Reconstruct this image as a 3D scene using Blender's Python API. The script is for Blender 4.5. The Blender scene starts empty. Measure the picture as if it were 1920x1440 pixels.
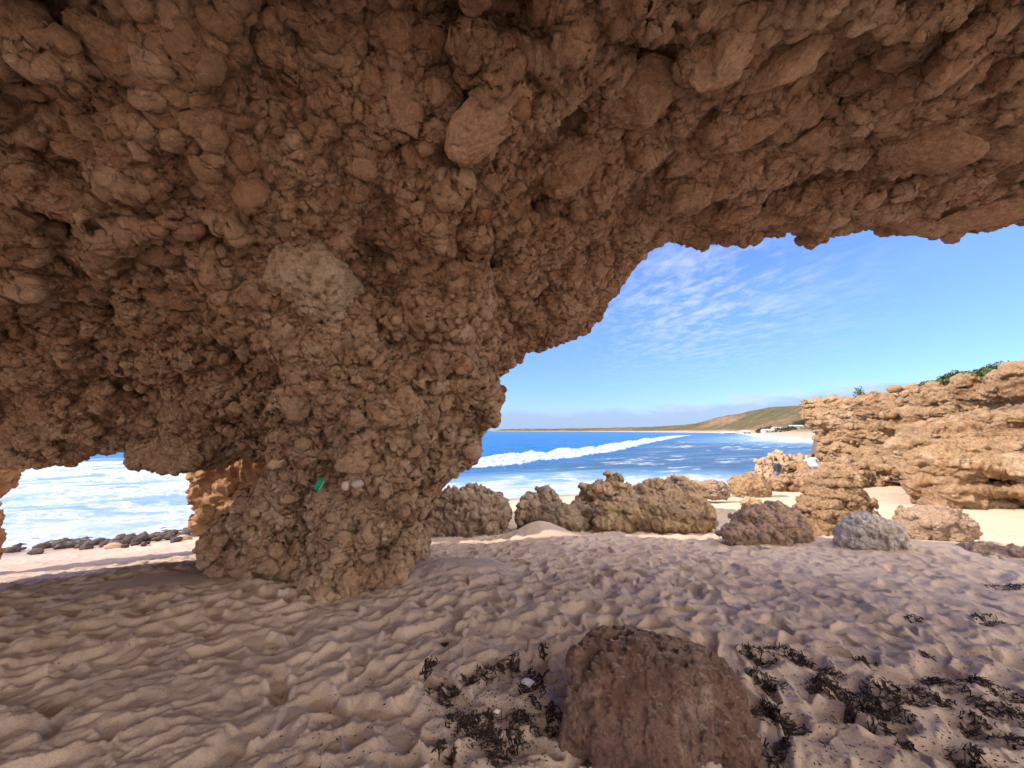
import bpy, bmesh, math, random, time
import numpy as np
from mathutils import Vector, Matrix
from mathutils.bvhtree import BVHTree
T0 = time.time()
D = bpy.data
scene = bpy.context.scene
COL = scene.collection
R = math.radians

# ------------------------------------------------------------------ camera
F = 747.0
PT = math.atan(88 / F)
CAMZ = 1.5
EYE = np.array([0.0, 0.0, CAMZ])
cam_d = D.cameras.new('camera'); cam = D.objects.new('camera', cam_d); COL.objects.link(cam)
cam.location = (0, 0, CAMZ); cam.rotation_euler = (math.pi / 2 + PT, 0, 0)
cam_d.sensor_width = 36; cam_d.lens = F / 1920 * 36
cam_d.clip_start = 0.05; cam_d.clip_end = 60000
scene.camera = cam
cp, sp = math.cos(PT), math.sin(PT)

def ray(px, py):
    u = (px - 960) / F; v = (720 - py) / F
    return np.array([u, cp - v * sp, sp + v * cp])

def P(px, py, d):
    """point seen at photo position (px,py) standing d metres ahead"""
    r = ray(px, py)
    return EYE + r * (d / r[1])

def project(p):
    q = p - EYE
    x = q[..., 0]; y = q[..., 1] * cp + q[..., 2] * sp; z = -q[..., 1] * sp + q[..., 2] * cp
    y = np.where(np.abs(y) < 1e-6, 1e-6, y)
    return 960 + F * x / y, 720 - F * z / y, y

# ------------------------------------------------------------------ noise
_rng = np.random.default_rng(7)
PERM = np.concatenate([_rng.permutation(4096)] * 3).astype(np.int32)
GRAD = _rng.normal(size=(4096, 3)); GRAD /= np.linalg.norm(GRAD, axis=1, keepdims=True)
GRAD = GRAD.astype(np.float32)
RND = _rng.random((4096, 4)).astype(np.float32)

def _h(i, j, k):
    return PERM[PERM[PERM[i & 4095] + (j & 4095)] + (k & 4095)]

def perlin(p, seed=0):
    p = np.asarray(p, np.float32) + np.float32(seed * 17.31)
    i = np.floor(p); f = p - i; i = i.astype(np.int32)
    w = f * f * f * (f * (f * 6 - 15) + 10)
    out = np.zeros(len(p), np.float32)
    for dx in (0, 1):
        wx = w[:, 0] if dx else 1 - w[:, 0]
        for dy in (0, 1):
            wy = w[:, 1] if dy else 1 - w[:, 1]
            for dz in (0, 1):
                wz = w[:, 2] if dz else 1 - w[:, 2]
                g = GRAD[_h(i[:, 0] + dx, i[:, 1] + dy, i[:, 2] + dz)]
                d = g[:, 0] * (f[:, 0] - dx) + g[:, 1] * (f[:, 1] - dy) + g[:, 2] * (f[:, 2] - dz)
                out += wx * wy * wz * d
    return out * 1.6

def fbm(p, octv=4, gain=.5, lac=2.03, seed=0):
    a = 1.0; o = 0; n = 0
    p = np.asarray(p, np.float32)
    for k in range(octv):
        o = o + a * perlin(p, seed + k * 3); n += a; a *= gain; p = p * lac
    return o / n

def ridged(p, octv=4, gain=.5, lac=2.1, seed=0):
    a = 1.0; o = 0; n = 0
    p = np.asarray(p, np.float32)
    for k in range(octv):
        o = o + a * (1 - 2 * np.abs(perlin(p, seed + k * 5))); n += a; a *= gain; p = p * lac
    return o / n

def worley(p, seed=0, jit=.9):
    """F1, F2, four random numbers of the nearest cell"""
    p = np.asarray(p, np.float32) + np.float32(seed * 11.7)
    i = np.floor(p); f = p - i; i = i.astype(np.int32)
    n = len(p)
    f1 = np.full(n, 9, np.float32); f2 = np.full(n, 9, np.float32); ci = np.zeros(n, np.int32)
    for dx in (-1, 0, 1):
        for dy in (-1, 0, 1):
            for dz in (-1, 0, 1):
                c = _h(i[:, 0] + dx, i[:, 1] + dy, i[:, 2] + dz)
                r = RND[c]
                d = (dx + .5 + (r[:, 0] - .5) * jit - f[:, 0]) ** 2 + (dy + .5 + (r[:, 1] - .5) * jit - f[:, 1]) ** 2 \
                    + (dz + .5 + (r[:, 2] - .5) * jit - f[:, 2]) ** 2
                m = d < f1
                f2 = np.where(m, f1, np.minimum(f2, d))
                ci = np.where(m, c, ci); f1 = np.where(m, d, f1)
    return np.sqrt(f1), np.sqrt(f2), RND[PERM[ci + 5]]

def worley2(x, y, seed=0, jit=.95):
    x = np.asarray(x, np.float32) + np.float32(seed * 13.7); y = np.asarray(y, np.float32) + np.float32(seed * 5.1)
    i = np.floor(x); j = np.floor(y); fx = x - i; fy = y - j
    i = i.astype(np.int32); j = j.astype(np.int32)
    f1 = np.full(x.shape, 9, np.float32); f2 = f1.copy(); ci = np.zeros(x.shape, np.int32)
    for dx in (-1, 0, 1):
        for dy in (-1, 0, 1):
            c = PERM[PERM[(i + dx) & 4095] + ((j + dy) & 4095)]
            r = RND[c]
            d = (dx + .5 + (r[..., 0] - .5) * jit - fx) ** 2 + (dy + .5 + (r[..., 1] - .5) * jit - fy) ** 2
            m = d < f1
            f2 = np.where(m, f1, np.minimum(f2, d)); ci = np.where(m, c, ci); f1 = np.where(m, d, f1)
    return np.sqrt(f1), np.sqrt(f2), RND[PERM[ci + 9]]

def sstep(a, b, x):
    t = np.clip((x - a) / (b - a), 0, 1); return t * t * (3 - 2 * t)

class RBF:
    def __init__(s, pts, vals, lin=True):
        s.p = np.array(pts, float); n, dm = s.p.shape
        A = np.linalg.norm(s.p[:, None] - s.p[None], axis=2)
        B = np.hstack([np.ones((n, 1)), s.p])
        M = np.block([[A, B], [B.T, np.zeros((dm + 1, dm + 1))]])
        s.w = np.linalg.solve(M + 1e-9 * np.eye(len(M)), np.concatenate([vals, np.zeros(dm + 1)]))
    def __call__(s, *c):
        q = np.stack(c, -1); sh = q.shape[:-1]; q = q.reshape(-1, q.shape[-1])
        n = len(s.p); o = s.w[n] + q @ s.w[n + 1:]
        for k in range(n):
            o = o + s.w[k] * np.linalg.norm(q - s.p[k], axis=1)
        return o.reshape(sh)

# ------------------------------------------------------------------ mesh helpers
def mesh_np(name, v, f):
    """v (n,3), f (m,3|4)"""
    me = D.meshes.new(name)
    v = np.ascontiguousarray(v, np.float32); f = np.ascontiguousarray(f, np.int32)
    k = f.shape[1]
    me.vertices.add(len(v)); me.vertices.foreach_set('co', v.ravel())
    me.loops.add(f.size); me.loops.foreach_set('vertex_index', f.ravel())
    me.polygons.add(len(f)); me.polygons.foreach_set('loop_start', np.arange(0, f.size, k, dtype=np.int32))
    me.polygons.foreach_set('use_smooth', np.ones(len(f), bool))
    me.update(calc_edges=True)
    return me

def get_np(me):
    v = np.empty(len(me.vertices) * 3, np.float32); me.vertices.foreach_get('co', v)
    f = np.empty(len(me.loops), np.int32); me.loops.foreach_get('vertex_index', f)
    return v.reshape(-1, 3), f.reshape(-1, 4)

def vnormals(v, f):
    if f.shape[1] == 4:
        n = np.cross(v[f[:, 2]] - v[f[:, 0]], v[f[:, 3]] - v[f[:, 1]])
    else:
        n = np.cross(v[f[:, 1]] - v[f[:, 0]], v[f[:, 2]] - v[f[:, 0]])
    o = np.empty_like(v)
    for c in range(3):
        o[:, c] = sum(np.bincount(f[:, k], n[:, c], len(v)) for k in range(f.shape[1]))
    return o / np.maximum(np.linalg.norm(o, axis=1, keepdims=True), 1e-12)

def subdivide(v, f, lev):
    me = mesh_np('tmp', v, f); o = D.objects.new('tmp', me); COL.objects.link(o)
    m = o.modifiers.new('s', 'SUBSURF'); m.levels = lev; m.render_levels = lev
    dg = bpy.context.evaluated_depsgraph_get()
    e = o.evaluated_get(dg); em = e.to_mesh()
    r = get_np(em)
    r = (r[0].copy(), r[1].copy())
    e.to_mesh_clear(); D.objects.remove(o); D.meshes.remove(me)
    return r

def surface_nets(S, org, h):
    """S>0 is solid. returns verts, quads"""
    nx, ny, nz = S.shape
    ins = S > 0
    c = np.zeros((nx - 1, ny - 1, nz - 1), np.int8)
    for a in (0, 1):
        for b in (0, 1):
            for d in (0, 1):
                c += ins[a:nx - 1 + a, b:ny - 1 + b, d:nz - 1 + d]
    act = (c > 0) & (c < 8)
    I = np.argwhere(act); n = len(I)
    idx = np.full(act.shape, -1, np.int32); idx[act] = np.arange(n)
    acc = np.zeros((n, 3)); cnt = np.zeros(n)
    corners = [(a, b, d) for a in (0, 1) for b in (0, 1) for d in (0, 1)]
    val = {q: S[I[:, 0] + q[0], I[:, 1] + q[1], I[:, 2] + q[2]] for q in corners}
    for q in corners:
        for ax in range(3):
            if q[ax] == 0:
                r = list(q); r[ax] = 1; r = tuple(r)
                a, b = val[q], val[r]
                m = (a > 0) != (b > 0)
                t = np.where(m, a / np.where(m, a - b, 1), 0)
                pos = np.array(q, float)[None].repeat(n, 0); pos[:, ax] += t
                acc[m] += pos[m]; cnt[m] += 1
    v = (I + acc / cnt[:, None]) * h + np.array(org)
    quads = []
    for ax in range(3):
        o1, o2 = [(1, 2), (2, 0), (0, 1)][ax]
        sl0 = [slice(None)] * 3; sl1 = [slice(None)] * 3
        sl0[ax] = slice(0, -1); sl1[ax] = slice(1, None)
        a = ins[tuple(sl0)]; b = ins[tuple(sl1)]
        E = np.argwhere(a != b)
        E = E[(E[:, o1] > 0) & (E[:, o2] > 0) & (E[:, o1] < S.shape[o1] - 1) & (E[:, o2] < S.shape[o2] - 1)]
        sgn = a[tuple(E.T)]
        def cell(d1, d2):
            e = E.copy(); e[:, o1] -= d1; e[:, o2] -= d2
            return idx[tuple(e.T)]
        q = np.stack([cell(1, 1), cell(0, 1), cell(0, 0), cell(1, 0)], 1)
        q[~sgn] = q[~sgn][:, ::-1]
        quads.append(q)
    f = np.concatenate(quads)
    f = f[(f >= 0).all(1)]
    return v.astype(np.float32), f.astype(np.int32)

def grid(lo, hi, h):
    ax = [np.arange(lo[k], hi[k] + h, h) for k in range(3)]
    return np.meshgrid(*ax, indexing='ij')

def smin(a, b, k):
    t = np.clip(.5 + .5 * (b - a) / k, 0, 1)
    return b + (a - b) * t - k * t * (1 - t)

def smax(a, b, k):
    return -smin(-a, -b, k)

def submesh(v, f, fm, attrs=None):
    ff = f[fm]; u, inv = np.unique(ff, return_inverse=True)
    at = {k: a[u] for k, a in (attrs or {}).items()}
    return v[u], inv.reshape(ff.shape), at, u

def obj(name, me, mat=None, parent=None):
    o = D.objects.new(name, me); COL.objects.link(o)
    if mat and me is not None: me.materials.append(mat)
    if parent: o.parent = parent
    return o

def empty(name, loc=(0, 0, 0)):
    o = D.objects.new(name, None); COL.objects.link(o); o.location = loc; o.empty_display_size = .2
    return o

def attr(me, name, a):
    at = me.attributes.new(name, 'FLOAT', 'POINT'); at.data.foreach_set('value', np.ascontiguousarray(a, np.float32))

def tag(o, label=None, cat=None, group=None, kind=None):
    if label: o['label'] = label
    if cat: o['category'] = cat
    if group: o['group'] = group
    if kind: o['kind'] = kind
    return o

# ------------------------------------------------------------------ materials
class NT:
    def __init__(s, name):
        s.m = D.materials.new(name); s.m.use_nodes = True; s.t = s.m.node_tree
        s.b = s.t.nodes['Principled BSDF']
    def n(s, t, **kw):
        x = s.t.nodes.new(t)
        for k, v in kw.items():
            if k.startswith('i_'):
                x.inputs[k[2:].replace('_', ' ')].default_value = v
            else: setattr(x, k, v)
        return x
    def l(s, a, b): s.t.links.new(a, b)
    def coord(s, scale=(1, 1, 1)):
        c = s.n('ShaderNodeNewGeometry'); m = s.n('ShaderNodeMapping'); m.inputs['Scale'].default_value = scale
        s.l(c.outputs['Position'], m.inputs['Vector']); return m.outputs[0]
    def noise(s, vec, sc, det=4, rough=.6, dist=0):
        x = s.n('ShaderNodeTexNoise'); x.inputs['Scale'].default_value = sc; x.inputs['Detail'].default_value = det
        x.inputs['Roughness'].default_value = rough; x.inputs['Distortion'].default_value = dist
        s.l(vec, x.inputs['Vector']); return x.outputs[0]
    def ramp(s, fac, stops):
        x = s.n('ShaderNodeValToRGB'); cr = x.color_ramp
        while len(cr.elements) < len(stops): cr.elements.new(.5)
        for e, (p, c) in zip(cr.elements, stops):
            e.position = p; e.color = (*c, 1) if len(c) == 3 else c
        s.l(fac, x.inputs[0]); return x.outputs[0]
    def mix(s, fac, a, b, mode='MIX'):
        x = s.n('ShaderNodeMix', data_type='RGBA', blend_type=mode)
        for i, q in ((0, fac), (6, a), (7, b)):
            if isinstance(q, (int, float)): x.inputs[i].default_value = q
            elif isinstance(q, tuple): x.inputs[i].default_value = (*q, 1)
            else: s.l(q, x.inputs[i])
        return x.outputs[2]
    def attr(s, name):
        return s.n('ShaderNodeAttribute', attribute_name=name).outputs['Fac']
    def math(s, op, a, b=0.0, c=None):
        x = s.n('ShaderNodeMath', operation=op)
        for i, q in enumerate((a, b) if c is None else (a, b, c)):
            if isinstance(q, (int, float)): x.inputs[i].default_value = q
            else: s.l(q, x.inputs[i])
        return x.outputs[0]
    def bump(s, hgt, strength, dist, prev=None):
        x = s.n('ShaderNodeBump'); x.inputs['Strength'].default_value = strength; x.inputs['Distance'].default_value = dist
        s.l(hgt, x.inputs['Height'])
        if prev: s.l(prev, x.inputs['Normal'])
        return x.outputs[0]
    def done(s, col=None, rough=.9, nor=None, spec=.25):
        b = s.b
        if col is not None:
            if isinstance(col, tuple): b.inputs['Base Color'].default_value = (*col, 1)
            else: s.l(col, b.inputs['Base Color'])
        if isinstance(rough, (int, float)): b.inputs['Roughness'].default_value = rough
        else: s.l(rough, b.inputs['Roughness'])
        b.inputs['Specular IOR Level'].default_value = spec
        if nor is not None: s.l(nor, b.inputs['Normal'])
        return s.m

def rock_mat(name, dark, mid, pale, rust, scale=1.0, use_attr=True, bump=.6, strata=None, blotch=None, dust=None):
    t = NT(name); c = t.coord()
    a = t.noise(c, 1.1 * scale, 6, .62, .4)
    col = t.ramp(a, [(.33, dark), (.45, mid), (.56, mid), (.68, pale)])
    b = t.noise(c, 5.5 * scale, 5, .65, .6)
    col = t.mix(t.ramp(b, [(.50, (0, 0, 0)), (.66, (.8, .8, .8))]), col, rust)
    g = t.noise(c, 24 * scale, 7, .78)
    col = t.mix(.9, col, t.ramp(g, [(.28, (.42, .38, .36)), (.5, (1, 1, 1)), (.70, (1.42, 1.40, 1.36))]), 'MULTIPLY')
    if blotch:
        bl = t.noise(c, 2.6 * scale, 4, .6, .2)
        col = t.mix(t.ramp(bl, [(.52, (0, 0, 0)), (.64, (.85, .85, .85))]), col, blotch)
    if use_attr:
        tn = t.attr('tint')
        col = t.mix(t.attr('stone'), col, t.mix(.7, t.ramp(tn, [(.0, dark), (.35, mid), (.65, pale), (.85, rust), (1, pale)]),
                                                t.ramp(g, [(.25, (.6, .58, .55)), (.55, (1, 1, 1)), (.8, (1.25, 1.22, 1.2))]), 'MULTIPLY'))
    h1 = t.noise(c, 45 * scale, 6, .72)
    n1 = t.bump(h1, bump * 1.5, .06 / scale); n1 = t.bump(t.noise(c, 14 * scale, 6, .7, .5), bump * .8, .10 / scale, n1)
    if strata:
        m = t.coord((strata * .12, strata * .12, strata)); h2 = t.noise(m, 1.0, 6, .7, .5)
        n1 = t.bump(h2, .7, .12, n1)
        col = t.mix(.55, col, t.ramp(h2, [(.3, (.62, .55, .5)), (.5, (1, 1, 1)), (.7, (1.18, 1.15, 1.1))]), 'MULTIPLY')
    if dust:
        gg = t.n('ShaderNodeNewGeometry'); sx = t.n('ShaderNodeSeparateXYZ'); t.l(gg.outputs['Normal'], sx.inputs[0])
        k = t.math('ADD', sx.outputs[2], t.math('MULTIPLY', t.math('SUBTRACT', t.noise(c, 7 * scale, 5, .7), .5), .5))
        col = t.mix(t.ramp(k, [(dust - .2, (0, 0, 0)), (dust + .18, (.8, .8, .8))]), col, (.47, .37, .30))
    return t.done(col, .95, n1, .15)

M = {}
M['arch'] = rock_mat('arch_rock', (.27, .168, .108), (.56, .37, .245), (.80, .62, .45), (.48, .25, .14), 1.0)
M['pale_block'] = rock_mat('pale_block_rock', (.40, .30, .21), (.62, .50, .37), (.74, .63, .48), (.5, .34, .2), 2.0, use_attr=False)
M['stone_tan'] = rock_mat('embedded_stone_rock', (.27, .18, .12), (.47, .325, .22), (.60, .45, .32), (.42, .25, .16), 1.6, use_attr=False, bump=.4)
M['boulder_grey'] = rock_mat('grey_boulder_rock', (.19, .14, .11), (.38, .285, .215), (.54, .42, .32), (.38, .24, .15), 1.3)
M['boulder_tan'] = rock_mat('tan_boulder_rock', (.30, .20, .125), (.50, .35, .22), (.62, .47, .31), (.47, .28, .15), 1.2, blotch=(.47, .34, .17))
M['boulder_pink'] = rock_mat('pink_boulder_rock', (.30, .195, .14), (.47, .33, .24), (.58, .44, .33), (.41, .24, .15), 1.4)
M['boulder_white'] = rock_mat('white_pitted_rock', (.42, .355, .285), (.66, .575, .475), (.80, .72, .62), (.55, .45, .34), 1.6)
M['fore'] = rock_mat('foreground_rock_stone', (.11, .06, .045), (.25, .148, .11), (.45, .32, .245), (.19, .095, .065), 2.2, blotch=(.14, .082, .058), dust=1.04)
M['cliff'] = rock_mat('cliff_rock', (.29, .17, .095), (.54, .355, .20), (.70, .52, .33), (.52, .27, .125), .55, strata=2.2, bump=.8)
M['ledge'] = rock_mat('ledge_rock', (.33, .20, .115), (.52, .34, .20), (.64, .47, .31), (.50, .27, .14), .9, bump=.8)
M['orange'] = rock_mat('orange_sunlit_rock', (.36, .20, .10), (.58, .33, .18), (.70, .50, .28), (.60, .28, .13), 1.4)
M['cobble'] = rock_mat('wet_cobble_stone', (.05, .04, .035), (.11, .088, .078), (.24, .19, .16), (.14, .09, .07), 3.0, use_attr=False)

def sand_mat():
    t = NT('beach_sand'); c = t.coord()
    a = t.noise(c, .8, 5, .6, .3)
    col = t.ramp(a, [(.3, (.42, .312, .242)), (.55, (.51, .388, .30)), (.75, (.59, .462, .363))])
    g = t.noise(c, 120, 6, .85)
    col = t.mix(.9, col, t.ramp(g, [(.28, (.55, .53, .51)), (.5, (1, 1, 1)), (.72, (1.32, 1.32, 1.32))]), 'MULTIPLY')
    # yellow sand nearer the sea, damp band at the waterline
    col = t.mix(t.attr('far'), col, (.56, .43, .285))
    col = t.mix(t.attr('wet'), col, (.30, .21, .15))
    # crumbs of weed
    w = t.noise(c, 38, 2, .5); wm = t.noise(c, 1.6, 3, .5)
    sp_ = t.math('MULTIPLY', t.ramp(w, [(.70, (0, 0, 0)), (.735, (1, 1, 1))]), t.ramp(wm, [(.45, (0, 0, 0)), (.6, (1, 1, 1))]))
    col = t.mix(sp_, col, (.06, .035, .03))
    n = t.bump(t.noise(c, 110, 5, .85), .5, .008)
    n = t.bump(t.noise(c, 22, 6, .75), .55, .016, n)
    r = t.ramp(t.attr('wet'), [(0, (.95, .95, .95)), (1, (.35, .35, .35))])
    return t.done(col, r, n, .2)
M['sand'] = sand_mat()

def sea_mat():
    t = NT('sea_water'); c = t.coord()
    sh = t.attr('shallow')
    deep = t.ramp(sh, [(0, (.022, .125, .31)), (.35, (.05, .14, .27)), (.65, (.15, .265, .34)), (1, (.26, .35, .39))])
    reef = t.attr('reef')
    deep = t.mix(reef, deep, (.04, .085, .15))
    f = t.attr('foam')
    m1 = t.coord((.35, .75, 1)); fn = t.noise(m1, 1.5, 7, .72, 1.2)
    k = t.math('SUBTRACT', t.math('ADD', f, fn), 1.0)
    mask = t.ramp(t.math('MULTIPLY_ADD', k, 3.0, .5), [(.3, (0, 0, 0)), (.9, (1, 1, 1))])
    col = t.mix(mask, deep, t.ramp(t.noise(c, 3.5, 5, .7), [(.3, (.20, .27, .33)), (.65, (.48, .52, .55))]))
    rg = t.ramp(mask, [(0, (.3, .3, .3)), (1, (.8, .8, .8))])
    nn = t.bump(t.noise(t.coord((.5, 1.3, 1)), 1.6, 6, .65, .6), .5, .25)
    nn = t.bump(fn, .25, .25, nn)
    return t.done(col, rg, nn, .12)
M['sea'] = sea_mat()

def hill_mat():
    t = NT('hill_scrub'); c = t.coord()
    a = t.noise(c, .012, 8, .7, .5)
    col = t.ramp(a, [(.35, (.125, .10, .065)), (.5, (.20, .135, .085)), (.62, (.26, .17, .11)), (.75, (.155, .125, .08))])  # scrub browns, greyed to put distance haze into the colour
    col = t.mix(t.math('MULTIPLY', t.attr('green'), .7), col, (.085, .085, .045))
    b = t.noise(c, .09, 4, .7)
    col = t.mix(.8, col, t.ramp(b, [(.35, (.55, .55, .5)), (.6, (1.1, 1.1, 1.1))]), 'MULTIPLY')
    col = t.mix(t.attr('beach'), col, (.42, .32, .225))
    return t.done(col, 1, None, 0)
M['hill'] = hill_mat()

def plain(name, col, rough=.7, spec=.3, var=.25, sc=8):
    t = NT(name); c = t.coord()
    a = t.noise(c, sc, 4, .6)
    k1 = tuple(max(0, q * (1 - var)) for q in col); k2 = tuple(q * (1 + var) for q in col)
    return t.done(t.ramp(a, [(.3, k1), (.7, k2)]), rough, None, spec)
M['weed'] = plain('seaweed_brown', (.045, .027, .023), .75, .25, .4, 60)
M['twig'] = plain('dry_twig', (.10, .065, .05), .9, .1, .3, 60)
M['straw'] = plain('pale_straw', (.55, .45, .34), .8, .1, .2, 60)
M['shell'] = plain('white_shell', (.82, .78, .72), .5, .4, .08, 40)
M['shrub'] = plain('coastal_shrub_leaves', (.085, .115, .045), .8, .15, .45, 3)
M['farshrub'] = plain('far_shrub_leaves', (.06, .075, .035), .9, .1, .4, .05)
M['green'] = plain('green_plastic', (.01, .26, .14), .25, .5, .25, 60)
M['green_pale'] = plain('green_plastic_edge', (.25, .55, .42), .3, .5, .1, 60)
M['green_dark'] = plain('dark_green_cap', (.01, .05, .035), .4, .4, .2, 60)
M['pebble_white'] = plain('pale_pebble_stone', (.50, .42, .34), .8, .2, .3, 30)
M['pebble_grey'] = plain('grey_pebble_stone', (.42, .36, .31), .8, .2, .15, 20)
M['skin'] = plain('skin', (.56, .33, .23), .6, .3, .06, 10)
M['hair_dark'] = plain('dark_hair', (.02, .015, .012), .6, .3, .2, 40)
M['hair_fair'] = plain('fair_hair', (.45, .34, .20), .6, .3, .2, 40)
M['top_grey'] = plain('charcoal_cloth', (.075, .075, .09), .9, .1, .15, 20)
M['shorts_grey'] = plain('blue_grey_cloth', (.16, .19, .26), .9, .1, .15, 20)
M['top_white'] = plain('white_cloth', (.58, .58, .60), .9, .1, .05, 20)
M['top_stripe'] = plain('pale_grey_cloth', (.45, .48, .52), .9, .1, .3, 30)
M['house_wall'] = plain('far_house_wall', (.46, .44, .41), .9, .1, .05, .1)
M['house_roof'] = plain('far_house_roof', (.42, .40, .40), .8, .1, .1, .1)
M['house_glass'] = plain('far_house_window', (.05, .06, .08), .3, .5, .1, .1)

# ------------------------------------------------------------------ sand
SEA = -2.2
_sp = [(0, 0, 0), (0, 2, 0), (-2, 2, 0), (2.5, 2, 0.0), (0, 4, -.02), (-2, 4.5, -.13), (-5, 4, -.1), (-5, 6, -.42), (-6.5, 7.5, -.85), (2, 6, -.22), (5, 5, -.2),
       (7, 3, -.05), (0, 9, -.72), (4, 9, -.66), (6.1, 13, -.95), (12, 10, -.75), (18, 14, -1.0), (17, 8, -.7), (10, 18, -1.3), (18, 22, -1.6), (0, 15, -1.45),
       (0, 22.6, -2.2), (15, 28.5, -2.2), (22, 32, -2.0), (-11, 10.5, -1.75), (-15, 14, -2.3), (-7.5, 18.5, -2.25), (-15, 8, -1.6), (-12, 2, -.6), (-12, -6, 0), (0, -8, .1), (12, -6, .2),
       (25, 0, .3), (-24, 10, -2.6), (-20, 24, -4), (0, 40, -4.5), (30, 48, -4.5), (30, 37, -2.3), (40, 30, 0), (60, 60, -3)]
zs_rbf = RBF([(a, b) for a, b, c in _sp], np.array([c for a, b, c in _sp]))
FORE_C = (.72, 2.32)

def zs(x, y):
    x = np.asarray(x, float); y = np.asarray(y, float)
    z = zs_rbf(x, y)
    # drifts piled against rocks
    for (cx, cy, rx, ry, h) in ((-3.0, 4.35, 1.2, .7, .10), (-.75, 4.9, .7, .6, .12), (.55, 8.1, .55, .40, .30), (1.55, 7.2, 1.0, .5, .10),
                                (6.4, 7.2, 1.0, .5, .06), (7.3, 6.6, 1.6, .6, .08), (-4.6, 5.2, .8, .6, .08)):
        z = z + h * np.exp(-((x - cx) / rx) ** 2 - ((y - cy) / ry) ** 2)
    return z

_tt = .5 * 1.004 ** np.arange(1300)
def hit_sand(px, py):
    p = EYE + ray(px, py)[None] * _tt[:, None]
    k = np.nonzero(p[:, 2] < zs(p[:, 0], p[:, 1]))[0]
    return p[k[0]] if len(k) else p[-1]

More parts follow.
